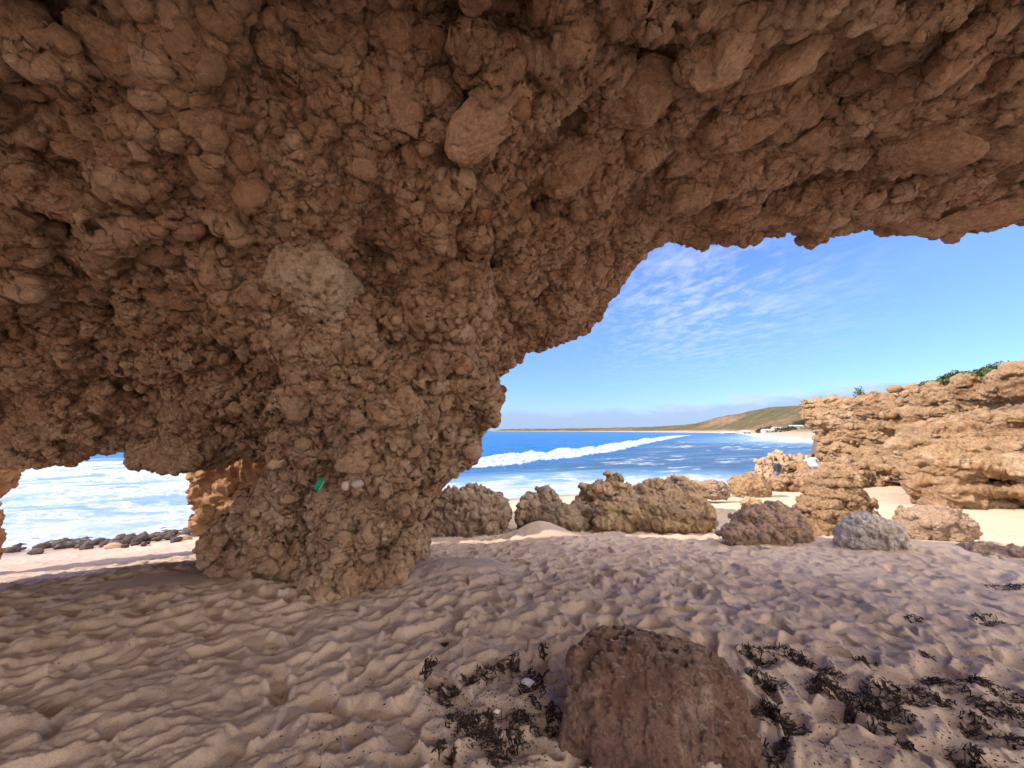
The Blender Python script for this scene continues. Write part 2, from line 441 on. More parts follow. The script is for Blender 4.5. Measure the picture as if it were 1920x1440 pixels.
def build_sand():
    th1 = np.radians(np.concatenate([np.arange(-180, -62, 3.0), np.arange(-62, 62, .135), np.arange(62, 180.1, 3.0)]))
    r1 = [0.0]; r = .5
    rr = [.25, .5]
    while rr[-1] < 1.6: rr.append(rr[-1] + .03)
    while rr[-1] < 60: rr.append(rr[-1] * 1.0036)
    while rr[-1] < 400: rr.append(rr[-1] * 1.15)
    rr = np.array(rr)
    TH, RR = np.meshgrid(th1, rr, indexing='ij')
    X = RR * np.sin(TH); Y = RR * np.cos(TH)
    sh = X.shape; x = X.ravel(); y = Y.ravel()
    z = zs(x, y)
    p2 = np.stack([x, y, np.zeros_like(x)], 1)
    # trodden hollows meeting in crests
    wx = x + .10 * perlin(p2 * 2.1, 3) + .035 * perlin(p2 * 8, 5)
    wy = y + .10 * perlin(p2 * 2.1, 4) + .04 * perlin(p2 * 7, 6)
    ang = .55
    def bowls(s, seed, st=1.45, ang=ang):
        a = wx * math.cos(ang) + wy * math.sin(ang); b = -wx * math.sin(ang) + wy * math.cos(ang)
        f1, f2, rn = worley2(a / (s * st), b / s, seed)
        e = sstep(0, .16, f2 - f1)
        bowl = np.minimum(f1 / .62, 1.25) ** 2; bowl = bowl - .55 * np.maximum(bowl - .62, 0)
        d = .3 + .7 * rn[..., 0]
        return (bowl * (.9 + .1 * e) - .8) * d + (rn[..., 1] - .5) * .3
    m1 = sstep(-.35, .25, perlin(p2 * .45, 9))
    b1 = bowls(.155, 1, 1.35); b2 = bowls(.095, 2, 1.3, -.4); b3 = bowls(.30, 5, 1.3, .25)
    foot = .072 * b1 * (.5 + .5 * m1) + .014 * b2 * (1 - .5 * m1) + .042 * b3
    # smooth wind-swept pockets
    sm = np.ones_like(x)
    for (cx, cy, rx, ry) in ((-3.6, 4.55, .9, .38), (-.55, 5.0, .55, .35), (.55, 8.0, .6, .45), (6.6, 7.0, 1.4, .5)):
        sm = sm - .9 * np.exp(-((x - cx) / rx) ** 4 - ((y - cy) / ry) ** 4)
    fade = 1 - .45 * sstep(9, 14, np.hypot(x, y))
    wet = sstep(SEA + .32, SEA + .05, z)
    foot = foot * np.clip(sm, .04, 1) * fade * (1 - wet)
    z = z + foot + .035 * fbm(p2 * 1.1, 3, seed=2) * np.clip(sm, .3, 1)
    z = z + .010 * fbm(p2 * 15, 3, seed=12) * np.clip(sm, .1, 1) + .020 * ridged(p2 * 6, 2, seed=14) * sstep(.0, .4, perlin(p2 * 1.3, 15)) * np.clip(sm, .1, 1)
    # separate footprints and heel marks
    Z = z.reshape(sh); g = np.random.default_rng(21)
    for k in range(900):
        ph = g.uniform(-60, 60) * math.pi / 180; ro = 1.7 + 9.5 * g.random() ** 1.1
        fx_, fy_ = ro * math.sin(ph), ro * math.cos(ph)
        L = g.uniform(.12, .17); Wd = L * g.uniform(.40, .55); dp = g.uniform(.018, .05); an = g.uniform(0, math.pi)
        i0 = np.searchsorted(th1, ph - .3 / ro); i1 = np.searchsorted(th1, ph + .3 / ro); j0 = np.searchsorted(rr, ro - .3); j1 = np.searchsorted(rr, ro + .3)
        X_ = X[i0:i1, j0:j1] - fx_; Y_ = Y[i0:i1, j0:j1] - fy_
        if X_.size == 0: continue
        a_ = X_ * math.cos(an) + Y_ * math.sin(an); b_ = -X_ * math.sin(an) + Y_ * math.cos(an)
        b_ = b_ * (1 + .8 * np.clip(-a_ / L, -.5, .6))
        q = np.sqrt((a_ / L) ** 2 + (b_ / Wd) ** 2)
        inner_ = sstep(1.0, .62, q); rim = np.exp(-((q - 1.14) / .16) ** 2)
        s_ = np.clip(sm.reshape(sh)[i0:i1, j0:j1], 0, 1) * (1 - wet.reshape(sh)[i0:i1, j0:j1])
        zc = Z[i0:i1, j0:j1]
        base_ = float((zc * inner_).sum() / max(1e-6, inner_.sum()))
        flat = base_ - dp + .25 * dp * np.sin(a_ / L * 2.2)
        Z[i0:i1, j0:j1] = zc + s_ * (inner_ * .8 * (flat - zc) + rim * dp * .18)
    z = Z.ravel()
    v = np.stack([x, y, z], 1)
    n0, n1 = sh
    i = np.arange(n0 - 1)[:, None] * n1 + np.arange(n1 - 1)[None]
    f = np.stack([i, i + 1, i + n1 + 1, i + n1], -1).reshape(-1, 4)[:, ::-1]
    me = mesh_np('sand', v, f)
    far = sstep(7.5, 13, y + .25 * x) * .8
    attr(me, 'far', far); attr(me, 'wet', wet)
    o = obj('sand', me, M['sand']); tag(o, kind='structure')
    return BVHTree.FromPolygons([tuple(q) for q in v[::1][:0]], []) if False else (v, f)

sand_v, sand_f = build_sand()
print('sand', len(sand_v), time.time() - T0)
sand_o = D.objects['sand']
def drop(x, y):
    ok, loc, n, i = sand_o.ray_cast(Vector((x, y, 6)), Vector((0, 0, -1)))
    return (loc, n) if ok else (Vector((x, y, float(zs(x, y)))), Vector((0, 0, 1)))
def cast_sand(px, py):
    r = ray(px, py); ok, loc, n, i = sand_o.ray_cast(Vector(EYE), Vector(r).normalized())
    return (loc, n) if ok else (Vector(hit_sand(px, py)), Vector((0, 0, 1)))

# ------------------------------------------------------------------ rock detail
def cobbles(p, s, seed, prob, stretch=None, rr=(.35, .62)):
    """bulges of embedded stones: height 0..1, tint, mask"""
    q = p / s
    if stretch is not None: q = q @ stretch
    f1, f2, rn = worley(q, seed, .8)
    rad = rr[0] + (rr[1] - rr[0]) * rn[:, 1]
    k = np.clip(1 - (f1 / rad) ** 2, 0, 1)
    on = rn[:, 0] < prob
    e = np.clip((f2 - f1) / .12, 0, 1)
    hgt = np.where(on, np.sqrt(k) * rad * np.minimum(1, .4 + .6 * e), 0)
    return hgt, rn[:, 2], np.where(on, np.clip(k * 5, 0, 1), 0)

def pits(p, s, seed, prob, r=.5):
    f1, f2, rn = worley(p / s, seed, .9)
    rad = r * (.45 + .55 * rn[:, 1])
    k = sstep(0, 1, np.clip(1.15 - f1 / rad, 0, 1))
    return np.where(rn[:, 0] < prob, k * rad, 0)

def scallop(p, s, seed, soft=.0):
    f1, f2, rn = worley(p / s, seed, .95)
    return (np.clip(f1 / .62, 0, 1.2) ** 2 - .6) * (.35 + .65 * rn[:, 1]) + (rn[:, 2] - .5) * .35

def facets(p, s, seed, stretch=None, tilt=.55, step=.5):
    '''broken faces: every cell a tilted plane with its own level, sharp steps between'''
    q = np.asarray(p, np.float32) / s
    if stretch is not None: q = q @ stretch
    q = q + np.float32(seed * 11.7)
    i = np.floor(q); f = q - i; i = i.astype(np.int32)
    n = len(q); f1 = np.full(n, 9, np.float32); ci = np.zeros(n, np.int32); hh = np.zeros(n, np.float32)
    for dx in (-1, 0, 1):
        for dy in (-1, 0, 1):
            for dz in (-1, 0, 1):
                c = _h(i[:, 0] + dx, i[:, 1] + dy, i[:, 2] + dz); r = RND[c]
                ex = f[:, 0] - dx - .5 - (r[:, 0] - .5) * .9; ey = f[:, 1] - dy - .5 - (r[:, 1] - .5) * .9; ez = f[:, 2] - dz - .5 - (r[:, 2] - .5) * .9
                d = ex * ex + ey * ey + ez * ez
                m = d < f1
                g = GRAD[c]
                hh = np.where(m, (ex * g[:, 0] + ey * g[:, 1] + ez * g[:, 2]) * tilt + (r[:, 3] - .5) * step, hh)
                ci = np.where(m, c, ci); f1 = np.where(m, d, f1)
    return hh, RND[PERM[ci + 5]][:, 2]

def main_parts(v, f, frac=.02):
    '''drop loose flecks'''
    lab = np.arange(len(v))
    e = np.concatenate([f[:, [0, 1]], f[:, [1, 2]], f[:, [2, 3]], f[:, [3, 0]]])
    while True:
        l0 = lab.copy()
        m = np.minimum(lab[e[:, 0]], lab[e[:, 1]])
        np.minimum.at(lab, e[:, 0], m); np.minimum.at(lab, e[:, 1], m)
        lab = lab[lab]; lab = lab[lab]
        if (lab == l0).all(): break
    cnt = np.bincount(lab, minlength=len(v))
    ok = cnt[lab] > frac * len(v)
    vv, ff, _, _ = submesh(v, f, ok[f[:, 0]])
    return vv, ff

def strmat(ax, k):
    ax = np.array(ax, float); ax /= np.linalg.norm(ax)
    return (np.eye(3) - (1 - 1 / k) * np.outer(ax, ax)).astype(np.float32)

def finish_rock(name, v, f, mat, parent=None, tint=None, stone=None):
    me = mesh_np(name, v, f)
    attr(me, 'tint', tint if tint is not None else np.full(len(v), .5)); attr(me, 'stone', stone if stone is not None else np.zeros(len(v)))
    return obj(name, me, mat, parent)

# ------------------------------------------------------------------ the rock arch
EDGE = [(2200, 400, 4.0), (1920, 415, 4.15), (1830, 434, 4.2), (1730, 438, 4.25), (1620, 418, 4.4), (1520, 438, 4.45), (1400, 437, 4.65), (1330, 455, 4.75), (1240, 462, 5.0),
        (1195, 492, 5.15), (1152, 545, 5.3), (1138, 592, 5.35), (1090, 618, 5.4), (1040, 637, 5.4), (965, 682, 5.35)]
ROOF = EDGE + [(900, 720, 5.6), (780, 800, 6.4), (500, 848, 6.4), (430, 844, 6.5), (370, 836, 6.5), (300, 822, 6.5), (190, 850, 6.4), (120, 848, 6.35), (60, 836, 6.4), (0, 836, 6.4), (-200, 836, 6.4),
    (1920, 0, 2.2), (1920, 200, 3.0), (1600, 0, 2.15), (1600, 220, 3.1), (1300, 0, 2.1), (1300, 250, 3.3), (960, 0, 2.0), (960, 300, 3.15), (960, 500, 4.2), (960, 610, 4.9), (1150, 430, 4.2),
    (600, 0, 1.85), (600, 300, 2.75), (600, 530, 3.5), (600, 700, 4.1), (780, 620, 4.4), (300, 0, 1.75), (300, 300, 2.6), (300, 550, 3.6), (300, 720, 4.9), (0, 0, 1.65), (0, 300, 2.5), (0, 560, 3.7), (0, 720, 5.2), (150, 780, 5.6),
    (450, 770, 5.0), (2300, 100, 2.6)]
_rp = [P(*e) for e in ROOF] + [np.array(q) for q in ((0, 0, 3.75), (-3, 0, 3.4), (3, 0, 4.3), (0, -2.5, 3.9), (-6, -1, 3.2), (7, 0, 4.3), (-10, 1, 2.2), (-12, 5, 1.3), (9, 2, 4.2), (3, -2.5, 4.2))]
_rp = np.array(_rp)
zr_rbf = RBF(_rp[:, :2], _rp[:, 2])

# plan outline of the roof, front edge from right to left
FRONT = [P(*e) for e in EDGE]
fx = np.array([q[0] for q in FRONT][::-1]); fy = np.array([q[1] for q in FRONT][::-1])
fx = np.concatenate([[-14, -8.3, -6.6, -5.0, -4.0, -2.2, -.6], fx, [9.5]]); fy = np.concatenate([[6.6, 6.5, 6.55, 6.5, 6.5, 6.8, 6.0], fy, [3.6]])
o_ = np.argsort(fx); fx = fx[o_]; fy = fy[o_]

# pillar outline
PR = [(985, 655), (945, 684), (931, 700), (937, 732), (928, 762), (933, 792), (925, 820), (902, 852), (868, 872), (846, 892), (828, 912), (812, 938), (800, 962), (795, 1000), (800, 1035), (812, 1062), (814, 1120)]
PL = [(560, 800), (505, 845), (488, 870), (445, 905), (402, 935), (378, 972), (378, 1010), (386, 1042), (400, 1075), (400, 1130)]
prq = np.array([P(a - 46 - 40 * float(sstep(760, 830, b) * sstep(985, 900, b)), b, 5.15) for a, b in PR]); plq = np.array([P(a + 62, b, 5.35) for a, b in PL])
o1 = np.argsort(prq[:, 2]); o2 = np.argsort(plq[:, 2])
PZR, PXR = prq[o1, 2], prq[o1, 0]; PZL, PXL = plq[o2, 2], plq[o2, 0]

def build_arch():
    h = .055
    lo = (-10.5, -4.3, -.7); hi = (8.6, 8.2, 5.6)
    ax = [np.arange(lo[k], hi[k] + h, h, dtype=np.float32) for k in range(3)]
    x2, y2 = np.meshgrid(ax[0], ax[1], indexing='ij')
    zr = zr_rbf(x2, y2).astype(np.float32)
    fe = np.interp(x2, fx, fy).astype(np.float32)
    edge = np.minimum(fe - y2, np.minimum(y2 + 1.0 + 2.9 * sstep(2.4, -.6, x2), np.minimum(x2 + 10.2, 7.6 - x2)))  # unseen rear edge shaped for light: open at right, extended to darken the left
    top = 5.4 - 2.6 * sstep(-4.5, -8.0, x2)
    Z = ax[2][None, None, :]
    roof = (Z - zr[:, :, None]) * .85
    S = smin(roof, np.broadcast_to(edge[:, :, None], roof.shape), .12)
    S = smin(S, np.broadcast_to((top[:, :, None] - Z), roof.shape), .15)
    # pillar
    xr = np.interp(ax[2], PZR, PXR); xl = np.interp(ax[2], PZL, PXL)
    cx = ((xr + xl) / 2).astype(np.float32); hx = ((xr - xl) / 2).astype(np.float32)
    yf = np.interp(ax[2], [-.7, -.1, .25, .6, .95, 1.3, 1.8, 2.4, 3], [4.42, 4.45, 4.5, 4.62, 4.62, 4.32, 4.05, 3.78, 3.5]).astype(np.float32)
    yb = 6.9; cy = (yf + yb) / 2; hy = (yb - yf) / 2
    dx = np.abs(x2[:, :, None] - cx) / hx; dy = np.abs(y2[:, :, None] - cy) / hy
    rr = (dx ** 2.6 + dy ** 2.6) ** (1 / 2.6)
    pil = (1 - rr) * np.minimum(hx, hy) * 1.0
    pil = np.minimum(pil, 3.2 - Z)
    S = smax(S, pil, .28)
    del rr, dx, dy, pil, roof
    # foot lumps of the pillar
    def ell(c, r, s=1.0):
        i0 = [max(0, int((c[k] - r[k] * 1.6 - lo[k]) / h)) for k in range(3)]
        i1 = [int((c[k] + r[k] * 1.6 - lo[k]) / h) + 2 for k in range(3)]
        g = np.meshgrid(*[ax[k][i0[k]:i1[k]] for k in range(3)], indexing='ij')
        d = np.sqrt(sum(((g[k] - c[k]) / r[k]) ** 2 for k in range(3)))
        e = (1 - d) * min(r) * s
        sl = tuple(slice(i0[k], i1[k]) for k in range(3))
        S[sl] = smax(S[sl], e.astype(np.float32), .08)
    def cut(c, r, kk=.06):
        i0 = [max(0, int((c[k] - r[k] * 1.6 - lo[k]) / h)) for k in range(3)]
        i1 = [int((c[k] + r[k] * 1.6 - lo[k]) / h) + 2 for k in range(3)]
        g = np.meshgrid(*[ax[k][i0[k]:i1[k]] for k in range(3)], indexing='ij')
        d = np.sqrt(sum(((g[k] - c[k]) / r[k]) ** 2 for k in range(3)))
        e = (d - 1) * min(r)
        sl = tuple(slice(i0[k], i1[k]) for k in range(3))
        S[sl] = smin(S[sl], e.astype(np.float32), kk)
    ell(P(600, 1038, 4.7), (.60, .38, .26)); ell(P(730, 1030, 4.85), (.40, .3, .22)); ell(P(462, 1000, 5.2), (.34, .4, .42)); ell(P(530, 990, 4.9), (.5, .35, .3))
    ell(P(690, 960, 4.6), (.5, .3, .35)); ell(P(815, 830, 4.75), (.5, .5, .4)); ell(P(862, 760, 4.9), (.28, .35, .4)); ell(P(775, 930, 4.9), (.3, .4, .4)); ell(P(800, 900, 5.1), (.34, .4, .28)); ell(P(720, 850, 4.5), (.5, .35, .25))
    # hanging knob on the window lintel and the drip on the roof lip
    ell(P(142, 842, 6.3), (.20, .25, .16)); ell(P(330, 850, 6.3), (.5, .4, .10)); ell(P(1522, 436, 4.42), (.05, .1, .09)); ell(P(60, 852, 6.3), (.3, .3, .08))
    # hollows
    cut(P(925, 478, 4.05), (.17, .22, .10)); cut(P(640, 890, 4.35), (.42, .28, .12)); cut(P(790, 620, 4.3), (.13, .2, .09)); cut(P(800, 735, 4.2), (.25, .22, .10))
    cut(P(690, 745, 4.05), (.15, .2, .08)); cut(P(860, 810, 4.5), (.20, .2, .08)); cut(P(600, 830, 4.2), (.24, .25, .10)); cut(P(500, 940, 4.6), (.3, .25, .12))
    cut(P(590, 985, 4.3), (.30, .22, .09)); cut(P(700, 1060, 4.35), (.07, .2, .07)); cut(P(770, 960, 4.65), (.2, .2, .06)); cut(P(470, 880, 5.0), (.25, .3, .1)); cut(P(700, 610, 3.85), (.2, .2, .08))
    cut(P(960, 30, 2.05), (.25, .2, .2)); cut(P(110, 10, 1.72), (.16, .12, .14)); cut(P(270, 320, 2.7), (.45, .22, .16)); cut(P(740, 170, 2.42), (.22, .16, .2)); cut(P(610, 240, 2.6), (.1, .12, .1))
    cut(P(1090, 220, 2.95), (.16, .2, .14)); cut(P(1810, 270, 3.25), (.3, .2, .12)); cut(P(1400, 370, 4.0), (.16, .2, .08)); cut(P(150, 720, 5.0), (.5, .4, .14)); cut(P(60, 540, 3.6), (.6, .3, .14))
    cut(P(850, 60, 2.15), (.12, .12, .15)); cut(P(1260, 90, 2.5), (.25, .2, .16)); cut(P(1640, 380, 3.9), (.4, .25, .1)); cut(P(760, 800, 4.35), (.16, .2, .07)); cut(P(560, 690, 3.95), (.3, .2, .08))
    # honeycomb holes weathered into the pillar and the roof above it
    def surf(px, py):
        r = ray(px, py)
        q = EYE[None] + r[None] * np.arange(1.6, 7.5, .02)[:, None]
        j = ((q - np.array(lo)) / h + .5).astype(int)
        ok = ((j >= 0) & (j < np.array(S.shape))).all(1); j = np.clip(j, 0, np.array(S.shape) - 1)
        k = np.nonzero(ok & (S[j[:, 0], j[:, 1], j[:, 2]] > 0))[0]
        return q[k[0]] if len(k) else None
    gh = np.random.default_rng(12)
    for k in range(170):
        px, py = (gh.uniform(400, 930), gh.uniform(560, 1030)) if k < 115 else (gh.uniform(560, 1250), gh.uniform(330, 660)) if k < 150 else (gh.uniform(0, 1900), gh.uniform(0, 400))
        q = surf(px, py)
        if q is None or q[1] > 6: continue
        a = gh.uniform(.035, .095) * (1.6 if gh.random() < .15 else 1)
        dv = (q - EYE) / np.linalg.norm(q - EYE)
        cut(q + dv * a * .35, (a * gh.uniform(1, 1.7), a * 1.7, a * gh.uniform(.6, 1)), .025)
    # middle scale relief
    I = np.argwhere(np.abs(S) < .42)
    p = (I * h + np.array(lo)).astype(np.float32)
    w = p + .18 * np.stack([perlin(p * 1.3, 1), perlin(p * 1.3, 2), perlin(p * 1.3, 3)], 1)
    right = sstep(.3, 2.2, p[:, 0]) * sstep(2.2, 3.0, p[:, 2])
    pillar = sstep(2.9, 1.9, p[:, 2]) * sstep(-4.6, -3.6, p[:, 0]) * sstep(3.3, 3.9, p[:, 1])
    add = .30 * fbm(w * .8, 3, seed=20) + .10 * ridged(w * 2.2, 3, seed=24) - .03 + .14 * (1 - .85 * right) * scallop(w * np.array([1, 1, 1.3]), .55, 41) + .08 * (1 - .7 * right) * scallop(w, .3, 42)
    # imbricated slabs on the right
    st = strmat((1.0, -.15, .55), 2.7)
    hs, _, _ = cobbles(w, .33, 3, .6, st); fc, _ = facets(w, .40, 61, strmat((1.0, -.15, .55), 2.4)); add += right * .16 * fc * ed if False else 0
    ed = sstep(.05, .6, edge[I[:, 0], I[:, 1]]); add += right * (.26 * hs + .20 * fc) * ed
    fc, _ = facets(w * np.array([1, 1, 1.2]), .5, 62); add += (1 - right) * .20 * fc
    hs, _, _ = cobbles(w, .34, 8, .28, strmat((1, .2, .1), 1.5)); add += (1 - right) * (1 - .6 * pillar) * .22 * hs
    add = add * (.45 + .55 * ed); add = np.maximum(add, -.05 - .6 * ed); add -= pillar * .55 * pits(w * np.array([1, 1, 1.35]), .30, 5, .65)
    add += pillar * .08 * ridged(w * np.array([2.5, 2.5, 4.5]), 2, seed=31)
    # keep the long free edges close to their course
    S[tuple(I.T)] += add.astype(np.float32)
    tp = np.array([P(a, b, 5.35) for a, b in PR if b >= 790]); o3 = np.argsort(tp[:, 2])
    kz = ax[2] < 1.62
    xlim = np.interp(ax[2][kz], tp[o3, 2], tp[o3, 0]).astype(np.float32)
    msk = (x2 > -2.2) & (y2 > 3.2) & (y2 < 7.6)
    sub = S[:, :, kz]
    S[:, :, kz] = np.where(msk[:, :, None], smin(sub, xlim[None, None, :] - .05 - x2[:, :, None], .05), sub)
    v, f = surface_nets(S, lo, h); v, f = main_parts(v, f)
    print('arch coarse', len(v), len(f), time.time() - T0)
    # what can be seen from in and near the cave is meshed finely
    n = vnormals(v, f)
    c = v[f].mean(1); fn = n[f].mean(1)
    px, py, dep = project(c)
    vd = c - EYE; vd /= np.linalg.norm(vd, axis=1, keepdims=True)
    m = (px > -330) & (px < 2250) & (py > -330) & (py < 1250) & (dep > .4) & ((fn * vd).sum(1) < .62)
    # drop the lone flecks left inside the rock
    vf, ff, _, _ = submesh(v, f, m)
    vb, fb, _, _ = submesh(v, f, ~m)
    vf, ff = subdivide(vf, ff, 2)
    print('arch fine', len(vf), time.time() - T0)
    p = vf.copy(); n = vnormals(vf, ff)
    right = sstep(.2, 2.0, p[:, 0]) * sstep(2.2, 3.0, p[:, 2])
    pillar = sstep(3.1, 2.0, p[:, 2]) * sstep(-4.8, -3.6, p[:, 0]) * sstep(3.0, 3.8, p[:, 1])
    lowleft = sstep(-3.6, -5.2, p[:, 0]) * sstep(2.7, 2.0, p[:, 2])
    w = p + .06 * np.stack([perlin(p * 3.1, 1), perlin(p * 3.1, 2), perlin(p * 3.1, 3)], 1)
    d = np.zeros(len(p), np.float32); tint = np.full(len(p), .5, np.float32); stone = np.zeros(len(p), np.float32)
    st = strmat((1.0, -.15, .55), 2.0)
    zone = sstep(-.15, .2, perlin(p * .7, 40))
    for (s, sd, pr, amp, stt, wgt, on) in ((.20, 11, .35, .5, st, .2 + .6 * right, .6), (.13, 12, .2, .45, strmat((1, .2, .1), 1.5), (1 - right) * (1 - .8 * pillar) * zone, .7),
                                            (.06, 13, .3, .45, strmat((1, .2, .3), 1.5), (1 - .5 * right) * (1 - .7 * pillar) * (1 - lowleft) * zone, .5)):
        hh, tt, mk = cobbles(w, s, sd, pr, stt)
        d += 1.5 * amp * s * hh * wgt
        m_ = mk * wgt * on
        tint = np.where(m_ > stone, tt, tint); stone = np.maximum(stone, m_)
    wj = w + .02 * np.stack([perlin(p * 11, 4), perlin(p * 11, 5), perlin(p * 11, 6)], 1)
    for (s, sd, amp, stt, wgt) in ((.20, 63, .085, st, right), (.19, 64, .075, None, 1 - right), (.095, 65, .045, strmat((1.0, -.15, .55), 1.7), 1.0), (.05, 66, .022, None, 1 - .3 * right)):
        hh, tt = facets(wj, s, sd, stt)
        d += amp * hh * wgt
        if s < .15 and s > .06: tint = np.where(stone < .35, tt, tint); stone = np.maximum(stone, .35 * np.ones_like(stone))
    v1 = vf + n * d[:, None]
    n = vnormals(v1, ff)
    d = .045 * scallop(w, .17, 43) * (1 - .5 * lowleft) + .028 * scallop(w, .085, 44) * (1 - .6 * right) * (1 - .6 * lowleft) + .014 * scallop(w, .042, 45) * (1 - .5 * right)
    d -= .075 * pits(w, .16, 21, .6) * (pillar + .5 * (1 - right)) * 2
    d -= .10 * pits(w, .085, 22, .7) * (.35 + pillar) * 1.7 + .07 * pits(w, .055, 26, .7) * (.3 + pillar)
    d -= .05 * pits(w, .045, 23, .6) * (.5 + .6 * pillar) * (1 - lowleft)
    d += (.030 * ridged(w * 5.0, 3, seed=50) + .024 * ridged(w * 13, 2, seed=55)) * (1 - .45 * right) * (1 - .5 * lowleft)
    d += .010 * ridged(p * 30, 1, seed=60)
    v1 = v1 + n * d[:, None]
    arch = empty('rock_arch', (-2, 5, 0))
    inv = Matrix.Translation((2, -5, 0))
    off = np.array([2, -5, 0], np.float32)
    c = vf[ff].mean(1)
    isp = (c[:, 2] < 1.55 + .55 * sstep(-1.6, -.3, c[:, 0]) + .25 * perlin(c * 1.5, 70)) & (c[:, 0] > -4.25) & (c[:, 1] > 3.4)
    for nm, msk in (('roof', ~isp), ('pillar', isp)):
        a, b, at, u = submesh(v1, ff, msk, {'t': tint, 's': stone})
        o = finish_rock(nm, a + off, b, M['arch'], arch, at['t'], at['s'])
    back = finish_rock('outer_shell', vb + off, fb, M['arch'], arch)
    tag(arch, 'huge brown pitted conglomerate rock arch overhead, its pillar standing on the sand', 'rock arch')
    return arch, v1, ff
arch, arch_v, arch_f = build_arch()
bpy.context.view_layer.update()
print('arch', len(arch_v), time.time() - T0)

_apx, _apy, _adep = project(arch_v.astype(np.float64))
_an = vnormals(arch_v, arch_f)
_acell = {}
def cast_arch(px, py):
    """the arch point seen at a photo position: (point, normal, distance)"""
    rad = 5
    while rad < 80:
        m = np.nonzero((np.abs(_apx - px) < rad) & (np.abs(_apy - py) < rad) & (_adep > .3))[0]
        if len(m) >= 4: break
        rad *= 2
    if len(m) == 0: return None
    d = np.linalg.norm(arch_v[m] - EYE, axis=1); k = m[d < d.min() + .06]
    dd = float(np.median(np.linalg.norm(arch_v[k] - EYE, axis=1))); r = ray(px, py); r = r / np.linalg.norm(r)
    n = _an[k].mean(0)
    return Vector(EYE + r * dd), Vector(n).normalized(), dd

# ------------------------------------------------------------------ boulders
def ico(lev):
    bm = bmesh.new(); bmesh.ops.create_icosphere(bm, subdivisions=lev, radius=1)
    v = np.array([q.co[:] for q in bm.verts], np.float32); f = np.array([[q.index for q in a.verts] for a in bm.faces], np.int32)
    bm.free(); return v, f
ICO = {k: ico(k) for k in (2, 3, 4, 5, 6)}

def blob_rock(name, ells, h, mat, lev=1, seed=0, rough=1.0, strata=0, pit=0, label=None, cat='rock', group=None, planes=(), parent=None, flat=0, cob=0):
    """a rock: a union of ellipsoids (centre, radii) cut by planes, with relief; origin at its base"""
    C = np.array([e[0] for e in ells]); Rr = np.array([e[1] for e in ells])
    lo = (C - Rr * 1.25).min(0) - .02; hi = (C + Rr * 1.25).max(0) + .02
    X, Y, Z = grid(lo, hi, h)
    size = float(np.median(Rr))
    S = None
    for e in ells:
        c, r = e[0], e[1]; pw = e[2] if len(e) > 2 else 2.2
        d = (np.abs((X - c[0]) / r[0]) ** pw + np.abs((Y - c[1]) / r[1]) ** pw + np.abs((Z - c[2]) / r[2]) ** pw) ** (1 / pw)
        s = (1 - d) * min(r)
        S = s if S is None else smax(S, s, size * .12)
    for (pt, nn) in planes:
        nn = np.array(nn, float); nn /= np.linalg.norm(nn)
        S = smin(S, -((X - pt[0]) * nn[0] + (Y - pt[1]) * nn[1] + (Z - pt[2]) * nn[2]), size * .08)
    sh = S.shape
    p = np.stack([X.ravel(), Y.ravel(), Z.ravel()], 1).astype(np.float32)
    I = np.abs(S.ravel()) < size * .8
    q = p[I] / size
    a = .30 * fbm(q * 1.2, 3, seed=seed) + .20 * ridged(q * np.array([2.2, 2.2, 2.2 + 1.5 * strata]), 3, seed=seed + 5) - .20 + .30 * facets(q, .75, seed + 40)[0] + .10 * scallop(q * np.array([1, 1, 1 + .5 * strata]), .55, seed + 30)
    if strata:
        zz = q[:, 2] * 3.2 + .5 * perlin(q * .9, seed + 3) + .18 * q[:, 0]
        a += strata * .20 * perlin(np.stack([q[:, 0] * .35, q[:, 1] * .35, zz * 1.6], 1), seed + 8) * 1.6
    Sf = S.ravel().copy(); Sf[I] += a * size * rough
    S = Sf.reshape(sh)
    S[0], S[-1], S[:, 0], S[:, -1], S[:, :, 0], S[:, :, -1] = (-1,) * 6
    v, f = surface_nets(S, lo, h); v, f = main_parts(v, f)
    v, f = subdivide(v, f, lev)
    n = vnormals(v, f); hf = h / 2 ** lev
    w = v / (size)
    d = .10 * ridged(w * np.array([5, 5, 5 + 4 * strata]), 3, seed=seed + 11) + .04 * ridged(w * 14, 2, seed=seed + 12) + .05 * scallop(w, .22, seed + 31) + .16 * facets(w + .06 * perlin(w * 5, 4)[:, None], .30, seed + 41)[0] + .07 * facets(w, .13, seed + 42)[0]
    tint = np.full(len(v), .5); stone = np.zeros(len(v))
    if pit: d = d - pit * (.16 * pits(w, .32, seed + 2, .7) + .12 * pits(w, .16, seed + 3, .7))
    if cob:
        hh, tt, mk = cobbles(w, .30, seed + 4, .7); d = d + cob * .1 * hh; tint = tt; stone = mk * .5
    v = v + n * (d * size * min(1.3, rough + .2))[:, None].astype(np.float32)
    base = np.array([C[:, 0].mean(), C[:, 1].mean(), lo[2]], np.float32)
    o = finish_rock(name, v - base, f, mat, parent, tint, stone)
    o.location = base
    if label: tag(o, label, cat, group)
    return o

def box(px0, py0, px1, py1, d, dep=.8, sink=.25):
    """ellipsoid that fills a photo box at distance d"""
    a = P(px0, py1, d); b = P(px1, py0, d)
    rx = (b[0] - a[0]) / 2; hz = b[2] - a[2]
    zc = a[2] + hz * (.5 - sink); rz = b[2] - zc
    return ((a[0] + b[0]) / 2, d + rx * dep * .6, zc), (rx, rx * dep, rz)

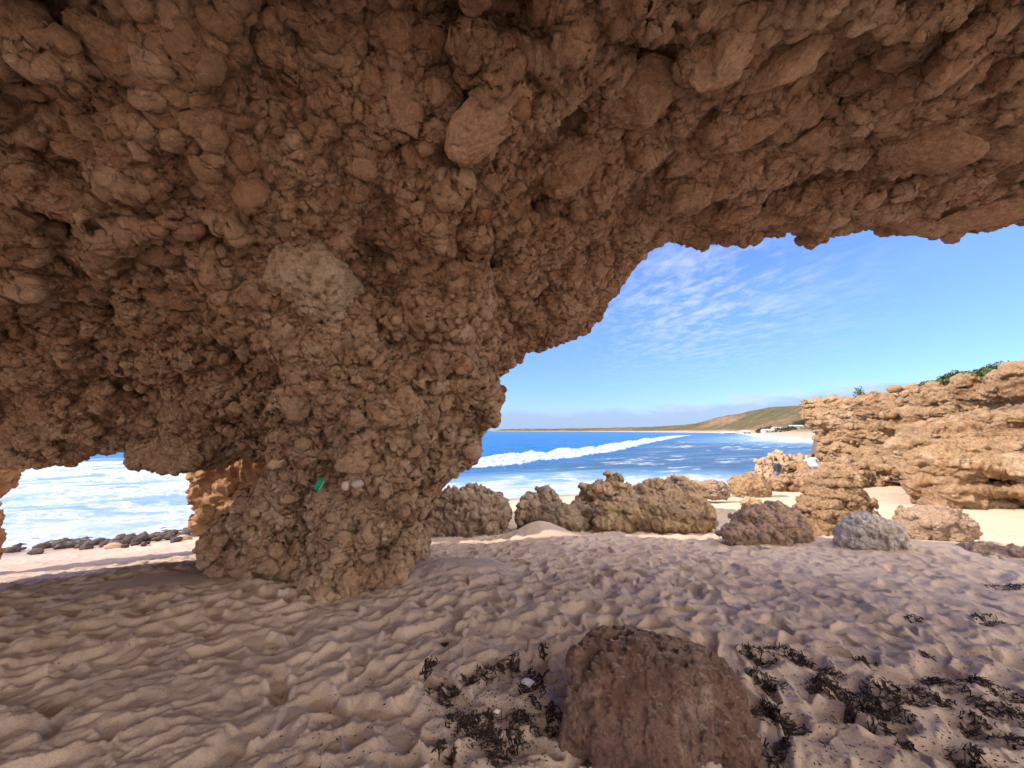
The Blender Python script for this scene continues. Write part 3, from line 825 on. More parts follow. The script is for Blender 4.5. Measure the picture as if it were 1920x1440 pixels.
E = []
blob_rock('boulder', [box(800, 918, 955, 1000, 9.0, .8), box(835, 912, 925, 990, 9.2, .8, .4), box(790, 960, 850, 1005, 8.8, .8)], .06, M['boulder_grey'], 1, 3, 1.0, .4, .5,
          'big grey craggy boulder just right of the arch pillar', 'boulder')
blob_rock('boulder', [box(968, 924, 1060, 990, 9.4, .8, .35), box(985, 945, 1110, 995, 9.0, .6)], .06, M['boulder_grey'], 1, 8, 1.0, .3, .5,
          'brown boulder with dark left flank behind the low sand mound', 'boulder')
blob_rock('boulder', [box(1085, 908, 1205, 990, 9.8, .8, .3), box(1125, 902, 1190, 960, 10.2, .9, .3)], .065, M['boulder_tan'], 1, 12, 1.0, .3, .6,
          'tall tan boulder in the middle of the rock cluster by the surf', 'boulder')
blob_rock('boulder', [box(1130, 940, 1300, 992, 8.9, .6), box(1230, 955, 1335, 990, 8.7, .5), box(1115, 950, 1190, 985, 8.9, .7)], .06, M['boulder_tan'], 1, 16, 1.0, .5, .5,
          'long low yellowish rock shelf at the foot of the tan boulder', 'rock shelf')
blob_rock('boulder', [box(1195, 895, 1260, 950, 12.6, .8, .3), box(1250, 893, 1325, 935, 12.2, .8, .35), box(1200, 905, 1340, 960, 11.5, .6)], .08, M['boulder_tan'], 1, 21, 1.0, .5, .5,
          'double humped pale boulder at the back of the cluster nearest the sea', 'boulder')
blob_rock('boulder', [box(1320, 903, 1370, 925, 15, .8, .3)], .06, M['boulder_grey'], 1, 23, 1.0, .3, .4, 'low grey rock between the rock cluster and the orange ledge', 'rock')
blob_rock('boulder', [box(1380, 892, 1452, 922, 17.0, .8, .35), box(1400, 888, 1440, 915, 17.5, .8, .3)], .09, M['ledge'], 1, 26, 1.0, .4, .5,
          'small orange craggy rock left of the ledge people stand behind', 'rock')
blob_rock('rock_ledge', [box(1440, 893, 1560, 918, 21, .6, .3), box(1520, 880, 1640, 912, 22, .5, .3), box(1480, 897, 1530, 916, 20.5, .6, .3), box(1560, 872, 1700, 905, 22.5, .5, .3)], .12, M['ledge'], 1, 31, 1.0, .6, .4,
          'long orange rock ledge running from the cliff foot towards the sea', 'rock ledge')
blob_rock('boulder', [box(1434, 855, 1510, 898, 31, .7, .3), box(1470, 856, 1545, 895, 31.5, .7, .3)], .14, M['boulder_tan'], 1, 35, 1.0, .6, .6,
          'dark undercut rock block behind the standing person at the waterline', 'boulder')
blob_rock('boulder', [box(1390, 955, 1530, 1010, 7.2, .7), box(1430, 947, 1500, 1000, 7.4, .7, .3), box(1362, 985, 1440, 1012, 7.0, .7)], .045, M['boulder_pink'], 1, 41, .75, .3, .3,
          'smooth pinkish wedge shaped boulder left of the layered rock stack', 'boulder')
blob_rock('rock_stack', [box(1535, 893, 1632, 945, 8.4, .8, .3), box(1522, 925, 1645, 972, 8.2, .8, .3), box(1530, 955, 1640, 1003, 8.1, .8, .3), box(1560, 890, 1615, 920, 8.4, .8, .3)], .045, M['ledge'], 1, 45, .7, .9, .4,
          'orange layered rock stack with a rounded cap on the sand', 'rock stack')
blob_rock('boulder', [box(1597, 972, 1704, 1030, 6.5, .8, .3), box(1612, 968, 1690, 1020, 6.6, .8, .3)], .035, M['boulder_white'], 1, 49, .6, .1, 1.8,
          'whitish grey boulder full of pits, in front of the layered stack', 'boulder')
blob_rock('boulder', [box(1722, 955, 1838, 1003, 7.1, .8, .3), box(1755, 950, 1815, 995, 7.2, .8, .3)], .04, M['boulder_pink'], 1, 53, .7, .3, .3,
          'rusty pink boulder with flat sides right of the whitish pitted boulder', 'boulder')
blob_rock('boulder', [box(1850, 1032, 1990, 1068, 6.0, .7, .3)], .045, M['boulder_pink'], 1, 57, .6, .3, .3, 'low brown slab half buried in sand at the right edge', 'rock')
blob_rock('rock', [box(1424, 1001, 1446, 1014, 6.55, .8, .3)], .02, M['boulder_grey'], 1, 61, .8, .2, .4, 'fist sized stone beside the pinkish wedge boulder', 'rock')
blob_rock('rock', [box(1395, 934, 1432, 948, 12, .8, .3)], .05, M['boulder_tan'], 1, 63, .9, .2, .4, 'small yellow rock alone on the sunlit sand', 'rock')

# foreground block
def hullrock():
    b = lambda px, py, d: P(px, py, d)
    pts = [b(1066, 1370, 2.12), b(1062, 1290, 2.2), b(1070, 1216, 2.26), b(1112, 1186, 2.36), b(1190, 1184, 2.5), b(1292, 1210, 2.42), b(1356, 1242, 2.34), b(1402, 1312, 2.2), b(1416, 1385, 2.1),
           b(1400, 1450, 2.0), b(1220, 1420, 1.98), b(1130, 1400, 2.03), b(1235, 1242, 2.22), b(1318, 1262, 2.2),
           b(1190, 1420, 2.75), b(1340, 1420, 2.75), b(1120, 1330, 2.7), b(1230, 1210, 2.72), b(1338, 1246, 2.65), b(1150, 1212, 2.66)]
    bm = bmesh.new()
    for q in pts: bm.verts.new(q)
    # extend down
    for q in (pts[0], pts[9], pts[10], pts[11], pts[14], pts[15]): bm.verts.new((q[0], q[1], -.25))
    r = bmesh.ops.convex_hull(bm, input=bm.verts)
    bmesh.ops.recalc_face_normals(bm, faces=bm.faces)
    pl = [(np.array(fc.calc_center_median()), np.array(fc.normal)) for fc in bm.faces]
    co = np.array([q.co[:] for q in bm.verts]); bm.free()
    h = .015; lo = co.min(0) - .08; hi = co.max(0) + .08
    X, Y, Z = grid(lo, hi, h)
    S = np.full(X.shape, 9.0)
    for c, n in pl:
        S = smin(S, -((X - c[0]) * n[0] + (Y - c[1]) * n[1] + (Z - c[2]) * n[2]), .02)
    S += .005
    p = np.stack([X.ravel(), Y.ravel(), Z.ravel()], 1).astype(np.float32)
    drip = np.array([5.5, 5.5, 2.2])
    S += (.022 * fbm(p * 5, 3, seed=3) + .020 * ridged(p * drip * 1.3, 3, seed=6) + .04 * facets(p * np.array([1, 1, .6]), .22, 73)[0] - .004).reshape(S.shape)
    S[0], S[-1], S[:, 0], S[:, -1], S[:, :, 0], S[:, :, -1] = (-1,) * 6
    v, f = surface_nets(S, lo, h); v, f = subdivide(v, f, 1)
    n = vnormals(v, f)
    d = .016 * ridged(v * np.array([13, 13, 6]), 3, seed=9) + .008 * ridged(v * 40, 2, seed=10) + .010 * scallop(v * np.array([1, 1, .55]), .10, 48) + .020 * facets(v * np.array([1, 1, .6]), .085, 74)[0] + .012 * facets(v, .04, 75)[0] - .05 * pits(v, .09, 4, .35) - .04 * pits(v, .04, 5, .4)
    v = v + n * d[:, None].astype(np.float32)
    base = np.array([.72, 2.3, 0], np.float32)
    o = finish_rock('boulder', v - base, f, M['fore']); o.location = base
    tag(o, 'blocky reddish brown boulder in the foreground, half sunk in trodden sand', 'boulder')
hullrock()
print('boulders', time.time() - T0)

# outcrop behind the pillar, its hidden tall mass added to shade the sand; rock at the left edge
blob_rock('rock_buttress', [((-5.0, 8.6, 1.4), (1.35, 1.2, 2.2), 2.6), ((-3.7, 9.4, 2.4), (1.9, 1.9, 3.8), 2.6), ((-3.6, 12, 2.0), (1.2, 2.6, 4.2), 2.8), ((-5.7, 8.3, 1.6), (.75, .7, 1.0), 2.4)], .13, M['orange'], 2, 71, .6, .5, .8,
          'sunlit orange rock buttress seen through the low window beside the pillar', 'rock buttress', cob=1)
blob_rock('rock_pillar', [((-10.72, 7.9, -.6), (.48, .6, 1.0), 2.4), ((-11.25, 8.2, 1.0), (.70, .8, 1.3), 2.4)], .07, M['orange'], 1, 75, .6, .5, .4,
          'reddish rock at the far left edge of the low window above the water', 'rock', cob=1)

# ------------------------------------------------------------------ cliff
def build_cliff():
    h = .17
    poly = [(22.3, 31.2), (22.0, 27), (21.7, 23), (20.9, 20), (19.6, 17.2), (18.6, 14.6), (18.2, 12), (17.4, 9), (16.5, 5)]
    py_ = np.array([q[1] for q in poly])[::-1]; px_ = np.array([q[0] for q in poly])[::-1]
    lo = (13.0, 6.0, -2.6); hi = (29.0, 33.5, 5.2)
    X, Y, Z = grid(lo, hi, h)
    face = np.interp(Y, py_, px_)
    lean = np.interp(Z, [-2.5, -1.2, 0, 1.5, 3, 4], [-.9, -.1, .25, .1, -.25, -.15])
    d = X - face - lean - .35
    # side facing the sea
    end = 30.4 + .35 * np.interp(Z, [-2.5, 0, 2, 3.4], [-1.5, -.6, .3, .6]) - Y
    topz = 3.45 + .012 * (X - 20) * 3 + .016 * np.maximum(0, 22 - Y) + .22 * np.maximum(0, X - face - 1.2) * .35
    S = smin(smin(d * .9, end, .3), topz - Z, .15)
    def ell(c, r, pw=2.4, k=.3):
        nonlocal S
        dd = (np.abs((X - c[0]) / r[0]) ** pw + np.abs((Y - c[1]) / r[1]) ** pw + np.abs((Z - c[2]) / r[2]) ** pw) ** (1 / pw)
        S = smax(S, (1 - dd) * min(r), k)
    def cut(c, r, k=.15):
        nonlocal S
        dd = np.sqrt(((X - c[0]) / r[0]) ** 2 + ((Y - c[1]) / r[1]) ** 2 + ((Z - c[2]) / r[2]) ** 2)
        S = smin(S, (dd - 1) * min(r), k)
    # buttress in front, grey apron, ledges
    ell(P(1790, 895, 14.2), (1.15, 1.0, 1.0)); ell(P(1830, 860, 15.0), (1.5, 1.3, 1.2)); ell(P(1765, 850, 17), (1.3, 1.2, 1.2)); ell(P(1880, 850, 14.8), (1.6, 1.4, 1.5)); ell(P(1900, 880, 13.8), (1.1, 1.1, .7))
    ell(P(1740, 790, 20), (.9, 1.6, .5)); ell(P(1690, 880, 22), (1.0, 3.0, .5)); ell(P(1620, 890, 25), (1.2, 3.0, .6)); ell(P(1560, 885, 28), (1.0, 2.0, .6))
    cut(P(1762, 800, 19.4), (1.0, .7, .5)); cut(P(1880, 905, 13.6), (.9, 1.0, .28)); cut(P(1620, 800, 25), (.35, .45, 1.3))
    p = np.stack([X.ravel(), Y.ravel(), Z.ravel()], 1).astype(np.float32)
    I = np.abs(S.ravel()) < 1.1
    q = p[I]
    tilt = q[:, 2] + .05 * (q[:, 1] - 20) * -.6 + .35 * perlin(q * .22, 81)
    layer = perlin(np.stack([q[:, 0] * .22, q[:, 1] * .22, tilt * 2.1], 1), 82) + .6 * perlin(np.stack([q[:, 0] * .4, q[:, 1] * .4, tilt * 4.5], 1), 83)
    a = .26 * layer + .45 * fbm(q * .5, 3, seed=84) + .22 * scallop(q * np.array([1, 1, 1.4]), 1.2, 47) + .20 * ridged(q * np.array([.9, .9, 1.5]), 3, seed=88) - .05
    a = a - .35 * pits(q * np.array([1, .8, 1.5]), 1.0, 6, .5)
    Sf = S.ravel().copy(); Sf[I] += a; S = Sf.reshape(S.shape)
    S[0], S[-1], S[:, 0], S[:, -1], S[:, :, 0], S[:, :, -1] = (-1,) * 6
    v, f = surface_nets(S, lo, h); v, f = main_parts(v, f); v, f = subdivide(v, f, 2)
    n = vnormals(v, f)
    tl = v[:, 2] - .03 * (v[:, 1] - 20) + .3 * perlin(v * .3, 81)
    d = .09 * perlin(np.stack([v[:, 0] * .8, v[:, 1] * .8, tl * 7], 1), 90) + .13 * ridged(v * np.array([1.8, 1.8, 4]), 3, seed=92) + .06 * ridged(v * 6, 2, seed=94) + .10 * scallop(v * np.array([1, 1, 1.6]), .6, 46) - .10 * pits(v, .45, 7, .5) - .07 * pits(v, .2, 8, .5)
    hh, tt, mk = cobbles(v * np.array([1, .8, 1.6]), .8, 9, .6); d = d + .12 * hh
    d = d + .16 * facets(v * np.array([1, 1, 1.8]), .75, 71)[0] + .08 * facets(v * np.array([1, 1, 1.5]), .32, 72)[0]
    v = v + n * d[:, None].astype(np.float32)
    base = np.array([21, 20, -1.5], np.float32)
    o = finish_rock('cliff', v - base, f, M['cliff'], None, tt, mk * .4); o.location = base
    tag(o, 'sunlit ochre cliff of cracked rock layers rising from the beach on the right', 'cliff')
    return o
cliff = build_cliff()
print('cliff', time.time() - T0)

# ------------------------------------------------------------------ sea
WL = np.array([(-60, 5), (-25, 24), (-3.5, 43), (12.3, 66), (40, 125), (115, 276), (190, 420)], float)
def polydist(x, y, L):
    best = np.full(x.shape, 1e9); sg = np.zeros(x.shape); al = np.zeros(x.shape); acc = 0
    for a, b in zip(L[:-1], L[1:]):
        dv = b - a; ln = np.hypot(*dv); dv = dv / ln
        t = np.clip((x - a[0]) * dv[0] + (y - a[1]) * dv[1], 0, ln)
        cx = a[0] + t * dv[0]; cy = a[1] + t * dv[1]
        d = np.hypot(x - cx, y - cy); s = (x - a[0]) * dv[1] - (y - a[1]) * dv[0]
        m = d < best
        best = np.where(m, d, best); sg = np.where(m, np.sign(s) * d, sg); al = np.where(m, acc + t, al); acc += ln
    return sg, al      # positive on the shore side

def build_sea():
    th = np.radians(np.concatenate([np.arange(-78, -57, .6), np.arange(-57, 48, .13), np.arange(48, 80, .8)]))
    rr = [9.0]
    while rr[-1] < 500: rr.append(rr[-1] * 1.0045)
    while rr[-1] < 40000: rr.append(rr[-1] * 1.08)
    rr = np.array(rr)
    TH, RR = np.meshgrid(th, rr, indexing='ij'); x = (RR * np.sin(TH)).ravel(); y = (RR * np.cos(TH)).ravel(); r = RR.ravel()
    p = np.stack([x, y, np.zeros_like(x)], 1)
    dpt = SEA - zs_rbf(np.clip(x, -24, 40), np.clip(y, 0, 40))
    cst = np.interp(y, [100, 140, 250, 400, 560, 800, 1200, 1700], [112, 104, 155, 235, 320, 390, 430, 470]) - x
    k_ = sstep(32, 50, r); dpt = dpt * (1 - k_) + k_ * np.clip(cst / 18, 0, 3.2)
    near = np.exp(-np.maximum(dpt, 0) / .9)
    s, al = polydist(x, y, WL)
    fadeR = sstep(420, 200, r)
    amp = (.78 + .3 * perlin(np.stack([al * .06, al * 0, al * 0], 1), 4) + .28 * perlin(np.stack([al * .22, al * 0, al * 0], 1), 5)) * sstep(20, 75, al) * fadeR
    tum = fbm(p * .55, 4, seed=6); tum2 = ridged(p * .9, 3, seed=8)
    prof = np.where(s < 0, np.exp(-(s / 3.2) ** 2), np.exp(-(s / 1.9) ** 2))
    tum3 = fbm(p * 2.2, 3, seed=9)
    z = amp * prof * (1 + .5 * tum + .15 * tum3) + .5 * amp * np.exp(-((s - 2.5) / 2.6) ** 2) * (.5 + .5 * tum2 + .3 * tum3)
    # chop and swell, crests along the shore
    u = -.45 * x + .89 * y
    ux = .89 * x + .45 * y
    w = np.stack([ux * .09, u * .42, np.zeros_like(x)], 1)
    swell = perlin(w * 1.0, 10) * .16 + perlin(w * 2.3, 11) * .09 + perlin(w * 5, 12) * .04
    nearL = sstep(-4, -9, x) * sstep(60, 30, y)
    z = z + swell * sstep(2000, 100, r) * (1 + 1.3 * nearL) * np.clip(dpt / .8, .15, 1)
    # foam
    st = np.stack([ux * .10, u * .55, np.zeros_like(x)], 1)
    streak = fbm(st, 4, .6, seed=14); patch = fbm(p * .05, 3, seed=16)
    lace = 1 - np.abs(perlin(np.stack([ux * .28, u * .75, 0 * x], 1) + .4 * tum[:, None], 18)) * 2.4
    foam = np.zeros_like(x)
    wfoam = sstep(-1.6, -.2, s) * sstep(5.0, 2.2, s) * sstep(18, 60, al) * sstep(480, 300, r)
    foam = np.maximum(foam, wfoam * (1.05 + .2 * tum))
    inner = sstep(0, 10, s) * sstep(500, 150, r)
    shore = sstep(30, 0, dpt * 9) 
    foam = np.maximum(foam, inner * (.24 + .66 * streak + .18 * lace + .38 * patch) * sstep(300, 120, r))
    dsh = s - 8
    foam = np.maximum(foam, inner * shore * (.60 + .5 * streak + .22 * lace))
    foam = np.maximum(foam, sstep(.42, .0, dpt) * .95)
    left = sstep(-3, -8, x) * sstep(75, 35, y)
    foam = np.maximum(foam, left * (.50 + .62 * streak + .26 * lace + .25 * sstep(.0, .12, swell)))
    far2 = sstep(.3, .75, streak) * .5
    foam = np.maximum(foam, np.where((s < 0), .22 * far2, 0))
    shallow = np.clip(np.maximum(inner * .42 + .9 * near, left * .75), 0, 1)
    shallow = np.where(r > 600, 0.0, shallow)
    reef = inner * sstep(-.1, .25, fbm(np.stack([ux * .035, u * .12, 0 * x], 1), 3, seed=30) + .25) * sstep(1.6, 3.0, dpt + .0) * .85
    v = np.stack([x, y, SEA + z], 1)
    n0, n1 = TH.shape
    i = np.arange(n0 - 1)[:, None] * n1 + np.arange(n1 - 1)[None]
    f = np.stack([i, i + 1, i + n1 + 1, i + n1], -1).reshape(-1, 4)[:, ::-1]
    me = mesh_np('sea', v, f)
    attr(me, 'foam', foam); attr(me, 'shallow', shallow); attr(me, 'reef', reef)
    o = obj('sea', me, M['sea']); tag(o, kind='structure')
build_sea()
print('sea', time.time() - T0)

# ------------------------------------------------------------------ hills
def build_hills():
    xs = np.linspace(-500, 3200, 520); ys = np.concatenate([np.linspace(120, 1200, 260), np.linspace(1210, 5200, 160)])
    X, Y = np.meshgrid(xs, ys, indexing='ij'); x = X.ravel(); y = Y.ravel()
    # coast: land lies right of this line
    cyy = [100, 140, 250, 400, 560, 800, 1200, 1700, 2600, 3600, 4600, 5200]
    cxx = [112, 104, 155, 235, 320, 390, 430, 470, 420, 160, -120, -300]
    c = np.interp(y, cyy, cxx); d = x - c
    p = np.stack([x, y, 0 * x], 1)
    ins = sstep(30, 210, d) 
    hgt = np.interp(y, [100, 300, 700, 1100, 1700, 2600, 5200], [14, 26, 30, 24, 20, 20, 24])
    big = 22 * np.exp(-((x - 640) / 190) ** 2 - ((y - 1000) / 320) ** 2) + 30 * np.exp(-((x - 980) / 260) ** 2 - ((y - 1000) / 420) ** 2)
    z = SEA - 1.2 + np.clip(d, -40, 60) * .06 + ins * (hgt + big) * (1 + .28 * fbm(p * .004, 4, seed=3)) + ins * 3 * fbm(p * .02, 3, seed=5)
    z = np.maximum(z, -12)
    v = np.stack([x, y, z], 1)
    n0, n1 = X.shape
    i = np.arange(n0 - 1)[:, None] * n1 + np.arange(n1 - 1)[None]
    f = np.stack([i, i + 1, i + n1 + 1, i + n1], -1).reshape(-1, 4)[:, ::-1]
    keep = (d[f].max(1) > -60)
    vv, ff, at, u = submesh(v, f, keep, {'b': sstep(75, 35, d + 12 * fbm(p * .03, 2, seed=8)), 'g': sstep(420, 140, d) * sstep(.35, .0, fbm(p * .006, 3, seed=10))})
    me = mesh_np('hills', vv, ff); attr(me, 'beach', at['b']); attr(me, 'green', at['g'])
    o = obj('hills', me, M['hill']); tag(o, kind='structure')
    return o
hills = build_hills()
bpy.context.view_layer.update()

# scrub plateau behind the cliff edge
def build_plateau():
    xs = np.linspace(20, 160, 160); ys = np.linspace(-10, 110, 130)
    X, Y = np.meshgrid(xs, ys, indexing='ij'); x = X.ravel(); y = Y.ravel()
    p = np.stack([x, y, 0 * x], 1)
    z = 3.35 + .055 * np.maximum(0, x - 24) + .3 * fbm(p * .12, 4, seed=4) + .15 * fbm(p * .7, 3, seed=6) - 9 * sstep(0, 5, y - 1.26 * x) - 4.5 * sstep(24.6, 22.5, x)
    v = np.stack([x, y, z], 1)
    n0, n1 = X.shape
    i = np.arange(n0 - 1)[:, None] * n1 + np.arange(n1 - 1)[None]
    f = np.stack([i, i + 1, i + n1 + 1, i + n1], -1).reshape(-1, 4)[:, ::-1]
    me = mesh_np('terrain', v, f); attr(me, 'beach', np.full(len(v), .25)); attr(me, 'green', sstep(-.1, .3, fbm(p * .2, 3, seed=9)))
    o = obj('terrain', me, M['hill']); tag(o, kind='structure')
    return o
plateau = build_plateau()
bpy.context.view_layer.update()

# ------------------------------------------------------------------ shrubs
rng = random.Random(5)
def leaf_clump(name, c, r, n, leaf, mat, seed):
    g = np.random.default_rng(seed)
    q = g.normal(size=(n, 3)); q /= np.linalg.norm(q, axis=1, keepdims=True)
    rad = (.55 + .5 * g.random(n) ** .5) * (1 + .35 * perlin(q * 2.0 + seed, 1))
    q = q * rad[:, None] * np.array(r); q[:, 2] = np.abs(q[:, 2]) * 1.0
    a = g.normal(size=(n, 3)); a /= np.linalg.norm(a, axis=1, keepdims=True)
    b = np.cross(a, g.normal(size=(n, 3))); b /= np.linalg.norm(b, axis=1, keepdims=True)
    L = leaf * (.6 + .8 * g.random(n))[:, None]
    v = np.stack([q - a * L, q + b * L * .45, q + a * L, q - b * L * .45], 1).reshape(-1, 3)
    f = np.arange(4 * n).reshape(-1, 4)
    me = mesh_np(name, v, f)
    o = obj(name, me, mat); o.location = c
    return o
def down(px, py, dmin=13, dmax=60):
    r = ray(px, py)
    best = None
    for ob in (cliff, plateau):
        inv = ob.matrix_world.inverted()
        ok, loc, n, i = ob.ray_cast(inv @ Vector(EYE), Vector(r).normalized())
        if ok:
            loc = ob.matrix_world @ loc
            if best is None or (loc - Vector(EYE)).length < (best - Vector(EYE)).length: best = loc
    return best
def top_at(x, y):
    z = -9
    for ob in (cliff, plateau):
        inv = ob.matrix_world.inverted()
        ok, loc, n, i = ob.ray_cast(inv @ Vector((x, y, 30)), Vector((0, 0, -1)))
        if ok: z = max(z, (ob.matrix_world @ loc).z)
    return z
shr = [(1884, 16.3, .95, .5, 'widest dark green shrub mat on the cliff top near the right edge'), (1806, 18.8, .75, .4, 'second green shrub on the cliff top, left of the widest mat'),
       (1832, 18.1, .5, .3, 'small shrub tucked between two larger shrubs on the cliff top'), (1770, 20.5, 1.0, .32, 'low flat shrub on the middle of the cliff top'),
       (1725, 22.3, .8, .34, 'greyish shrub on the cliff top above the cracked recess'), (1612, 28.5, .35, .8, 'thin twiggy shrub standing up on the left part of the cliff top')]
for k, (px, d, r, hz, lab) in enumerate(shr):
    x = (px - 960) / F * d / (cp) * 1.0; x = P(px, 750, d)[0]
    o = leaf_clump('shrub', (x, d, top_at(x, d) - .05), (r, r * .9, hz), 1500 if r > .4 else 260, .07, M['shrub'], 30 + k)
    tag(o, lab, 'shrub', 'shrubs on the cliff top')

# far trees and houses above the distant beach
for k in range(26):
    px = rng.uniform(1290, 1512); d = rng.uniform(480, 620)
    x = P(px, 800, d)[0]
    ok, loc, n, i = hills.ray_cast(Vector((x, d, 300)), Vector((0, 0, -1)))
    if not ok or loc.z < SEA + 1: continue
    s = rng.uniform(5, 10)
    o = leaf_clump('tree', (x, d, loc.z), (s, s, s * .75), 260, 1.3, M['farshrub'], 60 + k)
    tag(o, 'dark rounded tree among the houses below the distant brown hill', 'tree', 'trees below the distant hill')
def house(px, d, w, lab, hh=3.2):
    x = P(px, 800, d)[0]
    ok, loc, n, i = hills.ray_cast(Vector((x, d, 300)), Vector((0, 0, -1)))
    z = loc.z if ok else 2
    t = empty('house', (x, d, z)); tag(t, lab, 'house', 'houses below the distant hill')
    def bx(name, x0, x1, y0, y1, z0, z1, mat, gable=0):
        bm = bmesh.new()
        vs = [bm.verts.new(q) for q in ((x0, y0, z0), (x1, y0, z0), (x1, y1, z0), (x0, y1, z0), (x0, y0, z1), (x1, y0, z1), (x1, y1, z1), (x0, y1, z1))]
        for q in ((0, 3, 2, 1), (0, 1, 5, 4), (1, 2, 6, 5), (2, 3, 7, 6), (3, 0, 4, 7)): bm.faces.new([vs[k] for k in q])
        if gable:
            a = bm.verts.new((x0, (y0 + y1) / 2, z1 + gable)); b = bm.verts.new((x1, (y0 + y1) / 2, z1 + gable))
            bm.faces.new((vs[4], vs[5], b, a)); bm.faces.new((vs[6], vs[7], a, b)); bm.faces.new((vs[7], vs[4], a)); bm.faces.new((vs[5], vs[6], b))
        else: bm.faces.new([vs[k] for k in (4, 5, 6, 7)])
        me = D.meshes.new(name); bm.to_mesh(me); bm.free(); obj(name, me, mat, t)
    bx('wall', -w / 2, w / 2, 0, 9, -3, hh, M['house_wall'])
    bx('roof', -w / 2 - .5, w / 2 + .5, -.6, 9.6, hh + .003, hh + .3, M['house_roof'], 1.6)
    for k in (-1, 1): bx('window', k * w * .25 - 1, k * w * .25 + 1, -.06, -.01, .8, 2.2, M['house_glass'])
for a in ((1367, 520, 16, 'white house furthest left below the distant brown hill'), (1400, 540, 11, 'small white house second from the left below the distant hill'), (1443, 530, 13, 'white house in the middle of the row below the distant hill'),
          (1468, 560, 22, 'long pale roofed house right of centre below the distant hill'), (1497, 520, 15, 'white house nearest the ochre cliff, below the distant hill')): house(*a)
print('far', time.time() - T0)

# ------------------------------------------------------------------ shore cobbles
g = np.random.default_rng(3)
cob_me = []
for k in range(8):
    v, f = ICO[3]; v = v.copy()
    v = v * (1 + .45 * fbm(v * 1.5 + k * 9, 3)[:, None] + .14 * ridged(v * 3 + k, 2)[:, None]) * np.array([1, .8, .72])
    me = mesh_np('shore_cobble', v, f); me.materials.append(M['cobble']); cob_me.append(me)
n_c = 0
for k in range(290):
    px = g.uniform(-60, 400); t = g.random()
    cen = np.interp(px, [-60, 100, 200, 300, 400], [1010, 1006, 1002, 990, 978])
    py = cen - 3 + g.normal() * np.interp(px, [-60, 400], [10, 8])
    q = hit_sand(px, cen + 2 + abs(g.normal()) * 9)
    if zs(q[0], q[1]) < SEA + .02: q = hit_sand(px, cen + 10 + abs(g.normal()) * 8)
    s = g.uniform(.045, .12) * (1.6 if g.random() < .15 else 1)
    if px < 130: s *= 1.35
    o = D.objects.new('shore_cobble', cob_me[k % 8]); COL.objects.link(o)
    o.location = (q[0], q[1], zs(q[0], q[1]) + s * .3 + .05 * g.random()); o.scale = (s * g.uniform(1, 1.7), s, s); o.rotation_euler = (g.normal() * .2, g.normal() * .2, g.uniform(0, 6.3))
    tag(o, 'dark wet cobble in the stony bank along the waterline beyond the low window', 'cobble', 'cobbles along the waterline'); n_c += 1
for (px, py, s, lab) in ((215, 1028, .16, 'pale orange stone lying on the sand in front of the dark cobble bank'), (345, 1012, .15, 'pale stone at the top of the dark cobble bank near the pillar')):
    q = hit_sand(px, py)
    o = D.objects.new('stone', cob_me[3].copy()); COL.objects.link(o); o.data.materials.clear(); o.data.materials.append(M['stone_tan'])
    o.location = (q[0], q[1], zs(q[0], q[1]) + .03); o.scale = (s * 1.5, s, s); tag(o, lab, 'stone')

# ------------------------------------------------------------------ embedded stones in the roof
def frame(n, up):
    n = Vector(n).normalized(); up = Vector(up); t = (up - n * up.dot(n)).normalized(); b = n.cross(t)
    return Matrix((t, b, n)).transposed()
def embed(px, py, wpx, hpx, rot, mat, seed, prot=.45, pit=0, label=None, rough=1.0):
    hit = cast_arch(px, py)
    if not hit: return
    loc, n, dd = hit
    # a smoothed normal: average of a few casts
    ns = Vector((0, 0, 0))
    for dx in (-1, 0, 1):
        for dy in (-1, 0, 1):
            q = cast_arch(px + dx * wpx * .3, py + dy * hpx * .3)
            if q: ns += q[1]
    tocam = (Vector(EYE) - loc).normalized()
    n = (ns.normalized() + tocam * .7).normalized()
    s = dd * (1 / math.sqrt(1 + ((px - 960) / F) ** 2 + ((720 - py) / F) ** 2)) / F
    a, b = wpx * s / 2, hpx * s / 2
    right = Vector((1, 0, 0)); m = frame(n, right)
    m = m @ Matrix.Rotation(rot, 3, 'Z')
    v, f = ICO[6]
    w = v * (1 / np.maximum(np.abs(v).max(1, keepdims=True), .75))   # blocky
    w = v.copy(); ga = np.random.default_rng(seed * 7)
    for q in range(9):
        nn_ = ga.normal(size=3); nn_ /= np.linalg.norm(nn_); t_ = w @ nn_; lim = ga.uniform(.55, .85)
        ex = np.maximum(t_ - lim, 0)[:, None] * nn_; w = w - ex * .9
    dz = np.array([a, b, min(a, b) * prot * 1.6], np.float32)
    sz = min(a, b)
    q = w * dz
    nn = v
    d = sz * rough * (.20 * fbm(v * 1.4 + seed * 3, 3, seed=seed) + .07 * ridged(v * 4 + seed, 3, seed=seed + 2) + .035 * ridged(v * 11 + seed, 3, seed=seed + 4)) - sz * .10 * pits(q / sz, .22, seed + 6, .4)
    if pit: d = d - sz * pit * (.36 * pits(q / sz, .26, seed, .85) + .26 * pits(q / sz, .13, seed + 1, .75))
    q = q + nn * d[:, None]
    q = q @ np.array(m).T.astype(np.float32) + np.array(loc) - np.array(n) * sz * .22
    o = finish_rock('embedded_stone', q - np.array([-2, 5, 0], np.float32), f, mat, arch)
    if label: o['label'] = label
embed(592, 532, 150, 190, .15, M['pale_block'], 1, .75, 1.3, 'pale cream stone full of pits set in the roof')
embed(1382, 85, 85, 120, .1, M['stone_tan'], 2, .6, 0, 'smooth tan slab hanging from the roof', .7)
embed(1470, 120, 150, 70, .75, M['stone_tan'], 3, .8, .25, 'long rounded tan stone lying aslant in the roof', .7)
embed(1335, 135, 110, 80, .1, M['stone_tan'], 4, .6, .2)
